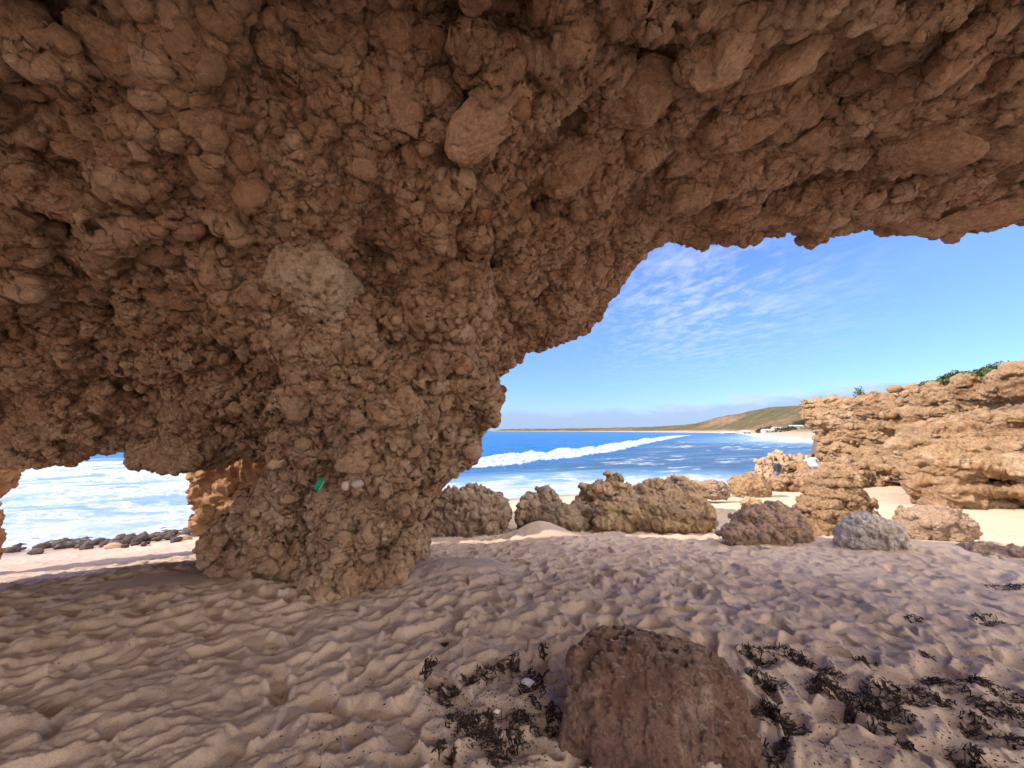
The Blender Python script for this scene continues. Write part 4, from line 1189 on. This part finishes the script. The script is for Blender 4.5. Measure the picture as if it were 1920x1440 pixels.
embed(1188, 185, 150, 130, .1, M['arch'], 5, .3, .3)
embed(215, 85, 160, 120, -.2, M['arch'], 6, .5, .5)
embed(930, 215, 230, 110, .6, M['stone_tan'], 7, .3, .5)
embed(1060, 320, 130, 90, .7, M['arch'], 8, .4, .3)
embed(760, 190, 70, 130, 0, M['arch'], 9, .4, .2)
embed(740, 60, 90, 110, .2, M['arch'], 10, .35, .1)
embed(510, 85, 80, 80, .1, M['arch'], 11, .5, .2)
embed(1730, 290, 170, 80, .35, M['arch'], 12, .4, .2)
embed(1860, 260, 140, 70, .3, M['arch'], 13, .4, .1)
embed(1540, 250, 130, 70, .5, M['arch'], 14, .5, .3)
embed(1620, 140, 110, 60, .6, M['arch'], 15, .5, .2)
embed(1850, 400, 150, 60, .3, M['arch'], 16, .5, .2)
embed(1400, 250, 130, 60, .6, M['arch'], 17, .5, .3)
embed(330, 175, 90, 50, .1, M['arch'], 18, .6, .3)
embed(375, 225, 80, 55, .2, M['arch'], 19, .5, .1)
embed(445, 225, 70, 40, 0, M['arch'], 20, .5, .1)
embed(620, 240, 50, 50, 0, M['arch'], 21, .5, .1)
embed(130, 375, 130, 70, .1, M['arch'], 23, .5, .5)
embed(420, 370, 110, 80, -.3, M['arch'], 24, .4, .5)
embed(1290, 300, 100, 50, .6, M['arch'], 25, .5, .3)
embed(1700, 420, 120, 36, .1, M['arch'], 26, .6, .3)
embed(1540, 410, 90, 50, .2, M['arch'], 27, .5, .3)
embed(1380, 400, 80, 50, .5, M['arch'], 28, .5, .4)
embed(170, 285, 80, 40, .1, M['arch'], 29, .5, .2)
embed(310, 555, 110, 55, -.35, M['arch'], 30, .35, .4)
embed(520, 870, 34, 22, .3, M['stone_tan'], 31, .5, .0)
embed(665, 870, 70, 40, .1, M['arch'], 32, .6, .6)
print('embedded', time.time() - T0)

# things lodged in the pillar
def pebble(px, py, wpx, hpx, mat, seed, label, rot=0):
    loc, n, dd = cast_arch(px, py)
    s = dd * (1 / math.sqrt(1 + ((px - 960) / F) ** 2 + ((720 - py) / F) ** 2)) / F
    v, f = ICO[4]
    v = v * (1 + .14 * fbm(v * 1.2 + seed, 2)[:, None]) * np.array([wpx * s / 2, wpx * s * .42, hpx * s / 2])
    o = finish_rock('pebble', v, f, mat); o.location = loc + (Vector(EYE) - loc).normalized() * wpx * s * .3; o.rotation_euler = (0, rot, 0)
    tag(o, label, 'pebble')
pebble(648, 911, 15, 18, M['pebble_white'], 3, 'small mottled white pebble on the pillar ledge')
pebble(671, 907, 23, 16, M['pebble_grey'], 9, 'larger smooth grey oval pebble on the pillar ledge', -.15)
def tube():
    loc, n, dd = cast_arch(598, 908)
    s = dd / math.sqrt(1 + (362 / F) ** 2 + (188 / F) ** 2) / F
    L = 31 * s; W = 11 * s
    t = empty('plastic_tube', loc + (Vector(EYE) - loc).normalized() * .035)
    t.rotation_euler = (.15, R(31), 0)
    def rb(name, x0, x1, y0, y1, z0, z1, mat, bev):
        bm = bmesh.new(); bmesh.ops.create_cube(bm, size=1)
        for q in bm.verts: q.co = Vector((x0 + (q.co.x + .5) * (x1 - x0), y0 + (q.co.y + .5) * (y1 - y0), z0 + (q.co.z + .5) * (z1 - z0)))
        bmesh.ops.bevel(bm, geom=bm.edges[:], offset=bev, segments=3, affect='EDGES')
        me = D.meshes.new(name); bm.to_mesh(me); bm.free(); obj(name, me, mat, t)
    rb('body', -W / 2, W / 2, -W / 3, W / 3, -L * .40, L * .40, M['green'], W * .2)
    rb('cap', -W * .45, W * .45, -W * .3, W * .3, -L * .5, -L * .402, M['green_dark'], W * .1)
    rb('rim', W * .502, W * .62, -W * .2, W * .2, -L * .38, L * .42, M['green_pale'], W * .03)
    tag(t, 'bright green plastic tube stuck upright in the rock pillar', 'litter')
tube()

# ------------------------------------------------------------------ seaweed and other bits on the sand
def weed_mesh(seed, n, r, elong):
    g = np.random.default_rng(seed)
    a = g.uniform(0, 6.28, n); q = np.sqrt(g.random(n)) * (1 + .5 * np.sin(a * 2 + seed) * .6)
    x = q * np.cos(a) * r * elong; y = q * np.sin(a) * r
    V, Fc = [], []
    for k in range(n):
        z = abs(g.normal()) * .010 * (1.3 - min(1, q[k])) + .002
        th = g.uniform(0, 6.28); L = g.uniform(.006, .02); w = g.uniform(.0015, .004); c = np.array([x[k], y[k], z])
        d = np.array([math.cos(th), math.sin(th), g.normal() * .5]); sd = np.array([-math.sin(th), math.cos(th), g.normal() * .3]) * w
        cv = g.normal() * .6
        b = len(V)
        for t in (-1, 0, 1):
            off = d * L * t + np.array([-math.sin(th), math.cos(th), .3]) * cv * L * (t * t)
            up = np.array([0, 0, w])
            V += [c + off - sd, c + off + sd, c + off + up]
        for t in (0, 1):
            i = b + t * 3
            Fc += [(i, i + 1, i + 4, i + 3), (i + 1, i + 2, i + 5, i + 4), (i + 2, i, i + 3, i + 5)]
    return mesh_np('seaweed_clump', np.array(V), np.array(Fc))
def drape(o, x, y, zoff=0.0):
    """lay every vertex of the clump on the sand relief"""
    me = o.data; n = len(me.vertices)
    co = np.empty(n * 3, np.float32); me.vertices.foreach_get('co', co); co = co.reshape(-1, 3)
    cell = {}
    for k in range(0, n):
        key = (round((co[k, 0]) / .015), round((co[k, 1]) / .015))
        if key not in cell:
            cell[key] = drop(x + co[k, 0], y + co[k, 1])[0].z
        co[k, 2] += cell[key]
    z0 = float(np.min(co[:, 2])); co[:, 2] -= z0
    me.vertices.foreach_set('co', co.ravel()); me.update()
    o.location = (x, y, z0 + zoff)
WEED_L = [(804, 1248, 20, 1), (800, 1262, 12, 1), (885, 1277, 22, 1.1), (915, 1262, 23, 1.1), (950, 1255, 24, 1.2), (965, 1250, 16, 1), (1003, 1275, 28, 1.2), (985, 1292, 16, 1), (829, 1292, 22, 1.2), (850, 1300, 14, 1), (833, 1316, 18, 1),
          (852, 1350, 22, 1.1), (868, 1358, 14, 1), (914, 1344, 14, 1), (970, 1346, 24, 1.2), (990, 1352, 18, 1), (1003, 1319, 12, 1), (1032, 1331, 15, 1), (1040, 1354, 24, 1), (893, 1371, 32, 1.1), (922, 1387, 34, 1.1), (933, 1408, 30, 1),
          (937, 1428, 26, .8), (968, 1383, 22, 1.1), (890, 1350, 14, 1), (825, 1402, 12, 1), (1157, 1436, 14, 1), (1018, 1225, 9, 1), (833, 1211, 8, 1), (1012, 1290, 14, 1), (845, 1432, 10, 1), (1105, 1432, 10, 1)]
WEED_R = [(1497, 1233, 18, 1), (1511, 1247, 18, 1), (1535, 1274, 26, 1.1), (1552, 1292, 24, 1), (1427, 1271, 26, 1.2), (1446, 1290, 22, 1.1), (1416, 1241, 18, 1), (1436, 1248, 16, 1.2), (1457, 1222, 22, 1.3), (1405, 1220, 16, 1.2), (1554, 1257, 18, 1),
          (1587, 1312, 22, 1.1), (1617, 1323, 28, 1.2), (1636, 1338, 24, 1.1), (1668, 1318, 28, 1.2), (1703, 1315, 22, 1.1), (1674, 1350, 22, 1.2), (1650, 1362, 18, 1.2), (1638, 1290, 20, 1.3), (1670, 1292, 14, 1.2), (1722, 1302, 18, 1.3), (1766, 1320, 16, 1),
          (1782, 1290, 16, 1), (1850, 1328, 22, .9), (1893, 1312, 28, 1.2), (1912, 1342, 18, 1), (1913, 1396, 22, .9), (1441, 1334, 30, 1.1), (1462, 1354, 32, 1), (1472, 1372, 24, 1), (1470, 1398, 12, 1), (1450, 1420, 20, 1), (1714, 1160, 12, 1.2),
          (1847, 1168, 18, 1.3), (1901, 1101, 22, 1.5), (1622, 1239, 14, 1), (1831, 1372, 20, 1.3), (1820, 1434, 26, 1.1), (1741, 1231, 11, 1.2), (1827, 1280, 18, 1.3), (1750, 1278, 18, 1.3), (1700, 1400, 10, 1), (1592, 1352, 8, 1)]
for li, (W, lab, grp) in enumerate(((WEED_L, 'dark brown seaweed scraps on the trodden sand left of the foreground boulder', 'seaweed scraps left of the foreground boulder'),
                                    (WEED_R, 'dark brown seaweed scraps on the trodden sand right of the foreground boulder', 'seaweed scraps right of the foreground boulder'))):
    for k, (px, py, rp, el) in enumerate(W):
        loc, n = cast_sand(px, py)
        dist = (loc - Vector(EYE)).length
        r = rp * dist / F * .66
        el2 = el * (1.0 + .25 * (rng.random() - .3))
        cnt = int(min(200, 20 + 10000 * r * r))
        me = weed_mesh(k + 100 * li, cnt, r, el2)
        o = obj('seaweed_clump', me, M['weed']); drape(o, loc.x, loc.y, .001)
        tag(o, lab, 'seaweed', grp)
# loose crumbs
def crumbs():
    g = np.random.default_rng(77); V, Fc = [], []
    for k in range(1500):
        if k % 5 < 2: px, py = g.normal(930, 80), g.normal(1340, 55)
        elif k % 5 < 4: px, py = g.uniform(1400, 1920), g.uniform(1200, 1440)
        else: px, py = g.uniform(500, 1920), g.uniform(1110, 1440)
        if not (0 < py < 1440): continue
        loc, n = cast_sand(px, py)
        s = g.uniform(.002, .007); th = g.uniform(0, 3.14); d = np.array([math.cos(th), math.sin(th), 0]) * s * g.uniform(1, 2.2); e = np.array([-math.sin(th), math.cos(th), 0]) * s * .6
        c = np.array(loc) + np.array([0, 0, .001]); b = len(V)
        V += [c - d, c + e, c + d, c - e, c + np.array([0, 0, s * .7])]
        Fc += [(b, b + 1, b + 4), (b + 1, b + 2, b + 4), (b + 2, b + 3, b + 4), (b + 3, b, b + 4)]
    me = mesh_np('seaweed_crumbs', np.array(V), np.array(Fc)); o = obj('seaweed_crumbs', me, M['weed']); tag(o, 'tiny dark seaweed crumbs scattered over the trodden sand', 'seaweed', kind='stuff')
crumbs()
def stick(name, p0, p1, r, mat, lab, cat):
    a, _ = cast_sand(*p0); b, _ = cast_sand(*p1)
    a = a + Vector((0, 0, r + .003)); b = b + Vector((0, 0, r + .012))
    cu = []; n = 9
    for k in range(n):
        t = k / (n - 1); cu.append(a.lerp(b, t) + Vector((.004 * math.sin(k * 1.7), .003 * math.cos(k * 2.3), .006 * math.sin(t * 3.1))))
    bm = bmesh.new(); rings = []
    dr = (b - a).normalized(); sx = dr.cross(Vector((0, 0, 1))).normalized(); sy = sx.cross(dr)
    for k, c in enumerate(cu):
        rr = r * (1 - .55 * k / n)
        rings.append([bm.verts.new(c - cu[0] + sx * rr * math.cos(q * math.pi / 3) + sy * rr * math.sin(q * math.pi / 3)) for q in range(6)])
    for k in range(n - 1):
        for q in range(6): bm.faces.new((rings[k][q], rings[k][(q + 1) % 6], rings[k + 1][(q + 1) % 6], rings[k + 1][q]))
    bm.faces.new(rings[0][::-1]); bm.faces.new(rings[-1])
    me = D.meshes.new(name); bm.to_mesh(me); bm.free(); o = obj(name, me, mat); o.location = cu[0]
    tag(o, lab, cat)
stick('straw', (786, 1250), (818, 1222), .003, M['straw'], 'pale straw lying across seaweed at the left of the weed patch', 'straw')
stick('twig', (1560, 1345), (1574, 1366), .003, M['twig'], 'dark twig on the sand right of the foreground boulder', 'twig')
stick('twig', (1556, 1240), (1566, 1258), .003, M['twig'], 'short dark twig poking up beside seaweed beyond the boulder', 'twig')
stick('twig', (1700, 1368), (1704, 1384), .002, M['twig'], 'thin twig on bare sand at the lower right', 'twig')
stick('straw', (1880, 1312), (1898, 1318), .003, M['straw'], 'pale straw caught in the seaweed at the right edge', 'straw')
def shell(px, py, w, lab):
    loc, n = cast_sand(px, py); s = (loc - Vector(EYE)).length / F * w / 2
    g_ = 24; V = [(0, -.9, .15)]; Fc = []
    nr = 8
    for i in range(1, nr + 1):
        t = i / nr
        for k in range(g_):
            a = -1.15 + 2.3 * k / (g_ - 1)
            rr = 1.7 * t * (1 - .1 * abs(a)); rib = .04 * math.cos(k * math.pi) * t
            V.append((rr * math.sin(a), -.9 + rr * math.cos(a), .15 + .55 * math.sin(t * 2.6) * (1 - .3 * abs(a)) + rib))
    for k in range(g_ - 1): Fc.append((0, 1 + k, 2 + k, 2 + k))
    for i in range(1, nr):
        for k in range(g_ - 1):
            a = 1 + (i - 1) * g_ + k; Fc.append((a, a + g_, a + g_ + 1, a + 1))
    V = np.array(V) * s
    me = D.meshes.new('shell'); me.from_pydata([tuple(q) for q in V], [], [tuple(dict.fromkeys(q)) for q in Fc]); me.update()
    me.polygons.foreach_set('use_smooth', [True] * len(me.polygons))
    o = obj('shell', me, M['shell']); o.location = loc + Vector((0, 0, .004)); o.rotation_euler = (.25, .1, .5)
    m = o.modifiers.new('thick', 'SOLIDIFY'); m.thickness = s * .08
    tag(o, lab, 'shell')
shell(987, 1285, 18, 'white scallop shell lying on dark seaweed')
shell(931, 1337, 9, 'tiny buff shell on bare sand between seaweed scraps')

# ------------------------------------------------------------------ people
def skin_body(name, joints, bones, radii, mat, parent, lev=2):
    me = D.meshes.new(name); me.from_pydata([joints[k] for k in joints], [(list(joints).index(a), list(joints).index(b)) for a, b in bones], [])
    o = D.objects.new(name, me); COL.objects.link(o)
    sm = o.modifiers.new('skin', 'SKIN'); sm.use_smooth_shade = True
    for k, j in enumerate(joints):
        r = radii[j]; me.skin_vertices[0].data[k].radius = (r, r) if not isinstance(r, tuple) else r
    me.skin_vertices[0].data[0].use_root = True
    s = o.modifiers.new('sub', 'SUBSURF'); s.levels = lev; s.render_levels = lev
    dg = bpy.context.evaluated_depsgraph_get(); nm = D.meshes.new_from_object(o.evaluated_get(dg))
    D.objects.remove(o); D.meshes.remove(me); nm.name = name
    nm.polygons.foreach_set('use_smooth', [True] * len(nm.polygons))
    nm.materials.clear()
    return obj(name, nm, mat, parent)
def hand(jn, bn, rd, side, wrist, dirv, sidev):
    w = np.array(wrist); d = np.array(dirv, float); d /= np.linalg.norm(d); s = np.array(sidev, float); s /= np.linalg.norm(s)
    pm = side + 'palm'; jn[pm] = tuple(w + d * .07); rd[pm] = (.038, .018); bn.append((side + 'wrist', pm))
    for k, (o, L) in enumerate(((-.03, .07), (-.01, .08), (.01, .075), (.03, .06))):
        a = side + 'f%d' % k; jn[a] = tuple(w + d * (.09 + L * .5) + s * o); jn[a + 't'] = tuple(w + d * (.09 + L) + s * o * 1.1 + np.array([0, .012, 0])); rd[a] = .009; rd[a + 't'] = .007
        bn += [(pm, a), (a, a + 't')]
    t = side + 'thumb'; jn[t] = tuple(w + d * .06 + s * -.05); rd[t] = .010; bn.append((pm, t))
def head_parts(t, c, face, hair, hl=1.0):
    """hair cap over the head (the head itself belongs to the body)"""
    v, f = ICO[4]; fd = np.array(face, float); fd /= np.linalg.norm(fd)
    keep = ((v[f].mean(1) @ fd) < .30) & (v[f].mean(1)[:, 2] > -.45 * hl) | (v[f].mean(1)[:, 2] > .55)
    vv, ff, _, _ = submesh(v * np.array([.098, .108, .125]) * (1 + .05 * perlin(v * 6, 3)[:, None]), f, keep)
    o = finish_rock('hair', vv, ff, hair, t); o.location = c
def person(loc, rz, pose, mats, label, hair, scale=1.0):
    t = empty('person', loc); t.rotation_euler = (0, 0, rz); t.scale = (scale,) * 3
    J, B, Rd = pose()
    skin_body('body', J, B, Rd, M['skin'], t)
    tag(t, label, 'person', None)
    return t
# pose 1: standing with the back to the viewer, looking down to the sea (facing +y)
def pose_stand():
    J = dict(pelvis=(0, 0, .95), waist=(0, 0, 1.08), chest=(0, .01, 1.30), neck=(0, .02, 1.48), nape=(0, .035, 1.56), head=(0, .06, 1.64), crown=(0, .05, 1.72), nose=(0, .165, 1.63), lear=(-.085, .05, 1.63), rear=(.085, .05, 1.63),
             lsh=(-.19, 0, 1.42), lel=(-.27, -.03, 1.14), lwrist=(-.27, .10, .92), rsh=(.19, 0, 1.42), rel=(.26, -.03, 1.14), rwrist=(.25, .08, .90),
             lhip=(-.10, 0, .90), lkn=(-.12, .03, .50), lank=(-.13, 0, .09), ltoe=(-.15, .16, .03), rhip=(.10, 0, .90), rkn=(.13, .05, .50), rank=(.15, .02, .09), rtoe=(.18, .18, .03))
    Rd = dict(pelvis=(.15, .11), waist=(.14, .10), chest=(.165, .11), neck=.06, nape=.055, head=(.085, .10), crown=.06, nose=.014, lear=.018, rear=.018, lsh=.058, lel=.042, lwrist=.028, rsh=.058, rel=.042, rwrist=.028,
              lhip=.09, lkn=.058, lank=.04, ltoe=.03, rhip=.09, rkn=.058, rank=.04, rtoe=.03)
    B = [('pelvis', 'waist'), ('waist', 'chest'), ('chest', 'neck'), ('neck', 'nape'), ('nape', 'head'), ('head', 'crown'), ('head', 'nose'), ('head', 'lear'), ('head', 'rear'), ('chest', 'lsh'), ('lsh', 'lel'), ('lel', 'lwrist'), ('chest', 'rsh'), ('rsh', 'rel'), ('rel', 'rwrist'),
         ('pelvis', 'lhip'), ('lhip', 'lkn'), ('lkn', 'lank'), ('lank', 'ltoe'), ('pelvis', 'rhip'), ('rhip', 'rkn'), ('rkn', 'rank'), ('rank', 'rtoe')]
    hand(J, B, Rd, 'l', J['lwrist'], (0, .25, -1), (1, 0, 0)); hand(J, B, Rd, 'r', J['rwrist'], (0, .2, -1), (-1, 0, 0))
    return J, B, Rd
# pose 2: bent forward, back to the viewer, left arm out to the side with a raised elbow
def pose_bend():
    J = dict(pelvis=(0, 0, .88), waist=(0, .10, 1.02), chest=(.0, .27, 1.18), neck=(0, .40, 1.30), nape=(0, .45, 1.35), head=(0, .52, 1.39), crown=(0, .56, 1.46), nose=(0, .62, 1.35), lear=(-.085, .51, 1.38), rear=(.085, .51, 1.38),
             lsh=(-.20, .32, 1.24), lel=(-.48, .36, 1.20), lwrist=(-.62, .42, 1.0), rsh=(.20, .32, 1.24), rel=(.36, .42, 1.02), rwrist=(.40, .56, .84),
             lhip=(-.10, 0, .84), lkn=(-.14, .12, .46), lank=(-.13, -.02, .09), ltoe=(-.16, .14, .03), rhip=(.10, 0, .84), rkn=(.16, .10, .46), rank=(.18, -.02, .09), rtoe=(.20, .14, .03))
    _, B, Rd = pose_stand()
    B = [b for b in B if 'palm' not in b[0] and 'palm' not in b[1] and not b[1].endswith('t') or b in (('lank', 'ltoe'),)]
    B = [b for b in B if b[0] in J and b[1] in J]
    Rd = {k: Rd[k] for k in J}
    hand(J, B, Rd, 'l', J['lwrist'], (-.3, .2, -1), (0, 1, 0)); hand(J, B, Rd, 'r', J['rwrist'], (0, .4, -1), (-1, 0, 0))
    return J, B, Rd
def shell_cloth(name, segs, mat, parent, seed):
    """garment: union of capsules (a, b, ra, rb) meshed as one closed cloth"""
    pts = np.array([s[0] for s in segs] + [s[1] for s in segs]); rm = max(max(s[2], s[3]) for s in segs)
    lo = pts.min(0) - rm * 1.3; hi = pts.max(0) + rm * 1.3; h = .028
    X, Y, Z = grid(lo, hi, h); S = np.full(X.shape, -9.0)
    for a, b, ra, rb in segs:
        a = np.array(a); b = np.array(b); dv = b - a; L = dv @ dv
        t = np.clip(((X - a[0]) * dv[0] + (Y - a[1]) * dv[1] + (Z - a[2]) * dv[2]) / L, 0, 1)
        d = np.sqrt((X - a[0] - t * dv[0]) ** 2 + ((Y - a[1] - t * dv[1])) ** 2 + (Z - a[2] - t * dv[2]) ** 2)
        S = smax(S, ra + (rb - ra) * t - d, .03)
    S += .012 * perlin(np.stack([X.ravel(), Y.ravel(), Z.ravel()], 1) * 7, seed).reshape(X.shape)
    v, f = surface_nets(S, lo, h); v, f = subdivide(v, f, 1)
    return finish_rock(name, v, f, mat, parent)
def mk_people():
    # standing, charcoal top
    q = P(1458, 892, 24.5); z = 1.5 - (895 - 808) / F * 24.5
    top = P(1456, 859, 24.5)[2]
    sc = 1.0
    t = person((q[0], 24.5, top - 1.78), .15, pose_stand, None, 'person in a charcoal shirt and grey shorts standing back turned by the rock block', None, sc)
    shell_cloth('shirt', [((-.07, 0, 1.0), (-.08, 0, 1.36), .14, .14), ((.07, 0, 1.0), (.08, 0, 1.36), .14, .14), ((-.16, 0, 1.40), (-.25, -.02, 1.20), .085, .07), ((.16, 0, 1.40), (.24, -.02, 1.20), .085, .07)], M['top_grey'], t, 3)
    shell_cloth('shorts', [((-.08, 0, .95), (-.11, .02, .56), .14, .11), ((.08, 0, .95), (.12, .03, .56), .14, .11)], M['shorts_grey'], t, 5)
    head_parts(t, (0, .055, 1.675), (0, 1, 0), M['hair_dark'])
    # bending, white top
    top = P(1526, 855, 24)[2]
    t = person((P(1527, 860, 24)[0], 24, top - 1.52), .1, pose_bend, None, 'fair haired person in a white shirt bending over behind the orange ledge', None)
    shell_cloth('shirt', [((-.06, .03, .92), (-.09, .28, 1.19), .145, .15), ((.06, .03, .92), (.09, .28, 1.19), .145, .15), ((-.17, .30, 1.24), (-.33, .34, 1.22), .085, .07), ((.17, .30, 1.24), (.28, .37, 1.12), .085, .07)], M['top_white'], t, 7)
    shell_cloth('shorts', [((-.08, 0, .86), (-.13, .08, .54), .135, .10), ((.08, 0, .86), (.14, .07, .54), .135, .10)], M['shorts_grey'], t, 5)
    head_parts(t, (0, .53, 1.42), (0, .8, -.5), M['hair_fair'])
    # third, partly hidden behind
    top = P(1515, 852, 25.2)[2]
    t = person((P(1520, 860, 25.2)[0], 25.2, top - 1.52), -.9, pose_bend, None, 'dark haired person in a pale grey top stooping behind the white shirt', None)
    shell_cloth('shirt', [((-.06, .03, .92), (-.09, .28, 1.19), .145, .15), ((.06, .03, .92), (.09, .28, 1.19), .145, .15), ((-.17, .30, 1.24), (-.33, .34, 1.22), .085, .07), ((.17, .30, 1.24), (.28, .37, 1.12), .085, .07)], M['top_stripe'], t, 9)
    shell_cloth('shorts', [((-.08, 0, .86), (-.13, .08, .54), .135, .10), ((.08, 0, .86), (.14, .07, .54), .135, .10)], M['shorts_grey'], t, 5)
    head_parts(t, (0, .53, 1.42), (0, .8, -.5), M['hair_dark'])
mk_people()
print('people', time.time() - T0)

# ------------------------------------------------------------------ light and sky
SUN_EL, SUN_AZ = R(37), R(-98)          # azimuth from +y towards +x
sd = Vector((math.sin(SUN_AZ) * math.cos(SUN_EL), math.cos(SUN_AZ) * math.cos(SUN_EL), math.sin(SUN_EL)))
sl = D.lights.new('sun', 'SUN'); sl.energy = 2.3; sl.angle = R(.5); sl.color = (1, .90, .76)
so = D.objects.new('sun', sl); COL.objects.link(so); so.rotation_euler = sd.to_track_quat('Z', 'Y').to_euler(); so.location = sd * 50
W = D.worlds.new('World'); scene.world = W; W.use_nodes = True
nt = W.node_tree; bg = nt.nodes['Background']
sky = nt.nodes.new('ShaderNodeTexSky'); sky.sky_type = 'NISHITA'; sky.sun_disc = False; sky.sun_elevation = SUN_EL; sky.sun_rotation = SUN_AZ
sky.altitude = 0; sky.air_density = 1.0; sky.dust_density = .3; sky.ozone_density = 2.5
def wn(t, **k):
    x = nt.nodes.new(t)
    for a, b in k.items(): setattr(x, a, b)
    return x
L = nt.links.new
def wm(op, a, b=0.0, c=0.0):
    x = wn('ShaderNodeMath', operation=op)
    for i, q in enumerate((a, b, c)):
        if isinstance(q, (int, float)): x.inputs[i].default_value = q
        else: L(q, x.inputs[i])
    return x.outputs[0]
def wramp(a, st):
    x = wn('ShaderNodeValToRGB'); cr = x.color_ramp
    while len(cr.elements) < len(st): cr.elements.new(.5)
    for e, (p, c) in zip(cr.elements, st): e.position = p; e.color = (c, c, c, 1)
    L(a, x.inputs[0]); return x.outputs[0]
def wmix(f, a, b):
    x = wn('ShaderNodeMix', data_type='RGBA')
    for i, q in ((0, f), (6, a), (7, b)):
        if isinstance(q, (int, float)): x.inputs[i].default_value = q
        elif isinstance(q, tuple): x.inputs[i].default_value = (*q, 1)
        else: L(q, x.inputs[i])
    return x.outputs[2]
tc = wn('ShaderNodeTexCoord'); sep = wn('ShaderNodeSeparateXYZ'); L(tc.outputs['Generated'], sep.inputs[0])
zx = wm('MAXIMUM', sep.outputs[2], .02)
u = wm('DIVIDE', sep.outputs[0], zx); v_ = wm('DIVIDE', sep.outputs[1], zx)
cmb = wn('ShaderNodeCombineXYZ'); L(u, cmb.inputs[0]); L(v_, cmb.inputs[1])
def wnoise(vec, sc, det, ro, di=0, scl=(1, 1, 1)):
    mp = wn('ShaderNodeMapping'); mp.inputs['Scale'].default_value = scl; L(vec, mp.inputs[0])
    x = wn('ShaderNodeTexNoise'); x.inputs['Scale'].default_value = sc; x.inputs['Detail'].default_value = det; x.inputs['Roughness'].default_value = ro; x.inputs['Distortion'].default_value = di
    L(mp.outputs[0], x.inputs[0]); return x.outputs[0]
hs = wn('ShaderNodeHueSaturation'); hs.inputs['Saturation'].default_value = 1.15; hs.inputs['Value'].default_value = .85; L(sky.outputs[0], hs.inputs['Color'])
el0 = wm('ARCSINE', sep.outputs[2])
hz = wramp(wm('MULTIPLY', el0, 1.6), [(0, 0), (.5, 1)])
tn_ = wmix(hz, (.24, .34, .50), (.56, .54, .84))
mm = wn('ShaderNodeMix', data_type='RGBA', blend_type='MULTIPLY'); mm.inputs[0].default_value = 1; L(hs.outputs[0], mm.inputs[6]); L(tn_, mm.inputs[7])
gm = mm.outputs[2]
# high dappled cloud in front, right of the arch edge
az = wm('ARCTAN2', sep.outputs[0], sep.outputs[1])
el = wm('ARCSINE', sep.outputs[2])
def bump1(a, c, w):   # soft window
    return wm('POWER', 2.718, wm('MULTIPLY', -1.0, wm('POWER', wm('ABSOLUTE', wm('DIVIDE', wm('SUBTRACT', a, c), w)), 2.0)))
n1 = wnoise(cmb.outputs[0], 7, 5, .62, .3, (1, .6, 1)); n2 = wnoise(cmb.outputs[0], 1.5, 3, .5)
msk = wm('MULTIPLY', bump1(az, .45, .24), bump1(el, .30, .16))
k1 = wm('ADD', n1, wm('MULTIPLY', wm('SUBTRACT', n2, .5), .5))
c1 = wm('MULTIPLY', wramp(k1, [(.42, 0), (.76, 1)]), msk)
# thin veil
n3 = wnoise(cmb.outputs[0], 2.2, 5, .6, .6, (1, .3, 1)); c3 = wm('MULTIPLY', wramp(n3, [(.5, 0), (.8, 1)]), wm('MULTIPLY', .15, wm('ADD', .1, msk)))
# lavender bank low over the horizon, white heads over the cliff
cv = wn('ShaderNodeCombineXYZ'); L(az, cv.inputs[0]); L(el, cv.inputs[1])
n4 = wnoise(cv.outputs[0], 9, 5, .6, .2, (1, 4, 1))
topl = wm('ADD', .052, wm('MULTIPLY', wm('SUBTRACT', n4, .5), .05))
topl = wm('ADD', topl, wm('MULTIPLY', .055, wramp(wm('MULTIPLY_ADD', az, 1.2, -.35), [(.0, 0), (.9, 1)])))
bank = wramp(wm('MULTIPLY_ADD', wm('SUBTRACT', topl, el), 30.0, .5), [(.35, 0), (1, 1)])
n5 = wnoise(cv.outputs[0], 16, 5, .65, .3, (1, 3, 1))
wht = wm('MULTIPLY', bump1(wm('SUBTRACT', topl, el), .006, .016), wramp(n5, [(.42, 0), (.66, 1)]))
wht = wm('MULTIPLY', wht, wramp(wm('MULTIPLY_ADD', az, 1.0, 0.0), [(.15, 0.1), (.6, 1)]))
colr = wmix(wm('MULTIPLY', bank, .8), gm, (1.05, 1.38, 2.15))
colr = wmix(wm('MULTIPLY', wht, .6), colr, (1.9, 2.0, 2.3))
colr = wmix(wm('ADD', wm('MULTIPLY', c1, .8), c3), colr, (1.8, 2.05, 2.4))
# unseen bright cumulus behind and right of the viewer, added as fill light
nb = wnoise(tc.outputs['Generated'], 2.6, 6, .6, .4)
bk = wm('MULTIPLY', wramp(nb, [(.36, 0), (.52, 1)]), wramp(wm('MULTIPLY_ADD', sep.outputs[1], -1.0, .5), [(.12, 0), (.42, 1)]))
bk = wm('MULTIPLY', bk, wramp(sep.outputs[2], [(.0, .2), (.08, 1)]))
bk = wm('MULTIPLY', bk, wramp(wm('MULTIPLY_ADD', sep.outputs[0], 1.0, .5), [(.1, .25), (.65, 1)]))
colr = wmix(bk, colr, (9.5, 8.6, 7.5))
L(colr, bg.inputs['Color']); bg.inputs['Strength'].default_value = .15

vs = scene.view_settings; scene.display_settings.display_device = 'sRGB'
vs.view_transform = 'Standard'; vs.look = 'None'; vs.exposure = 1.55; vs.gamma = 1; vs.use_curve_mapping = False
scene.render.engine = 'CYCLES'
cy = scene.cycles; cy.max_bounces = 10; cy.diffuse_bounces = 7; cy.use_denoising = True; cy.sample_clamp_indirect = 8
print('done', time.time() - T0)
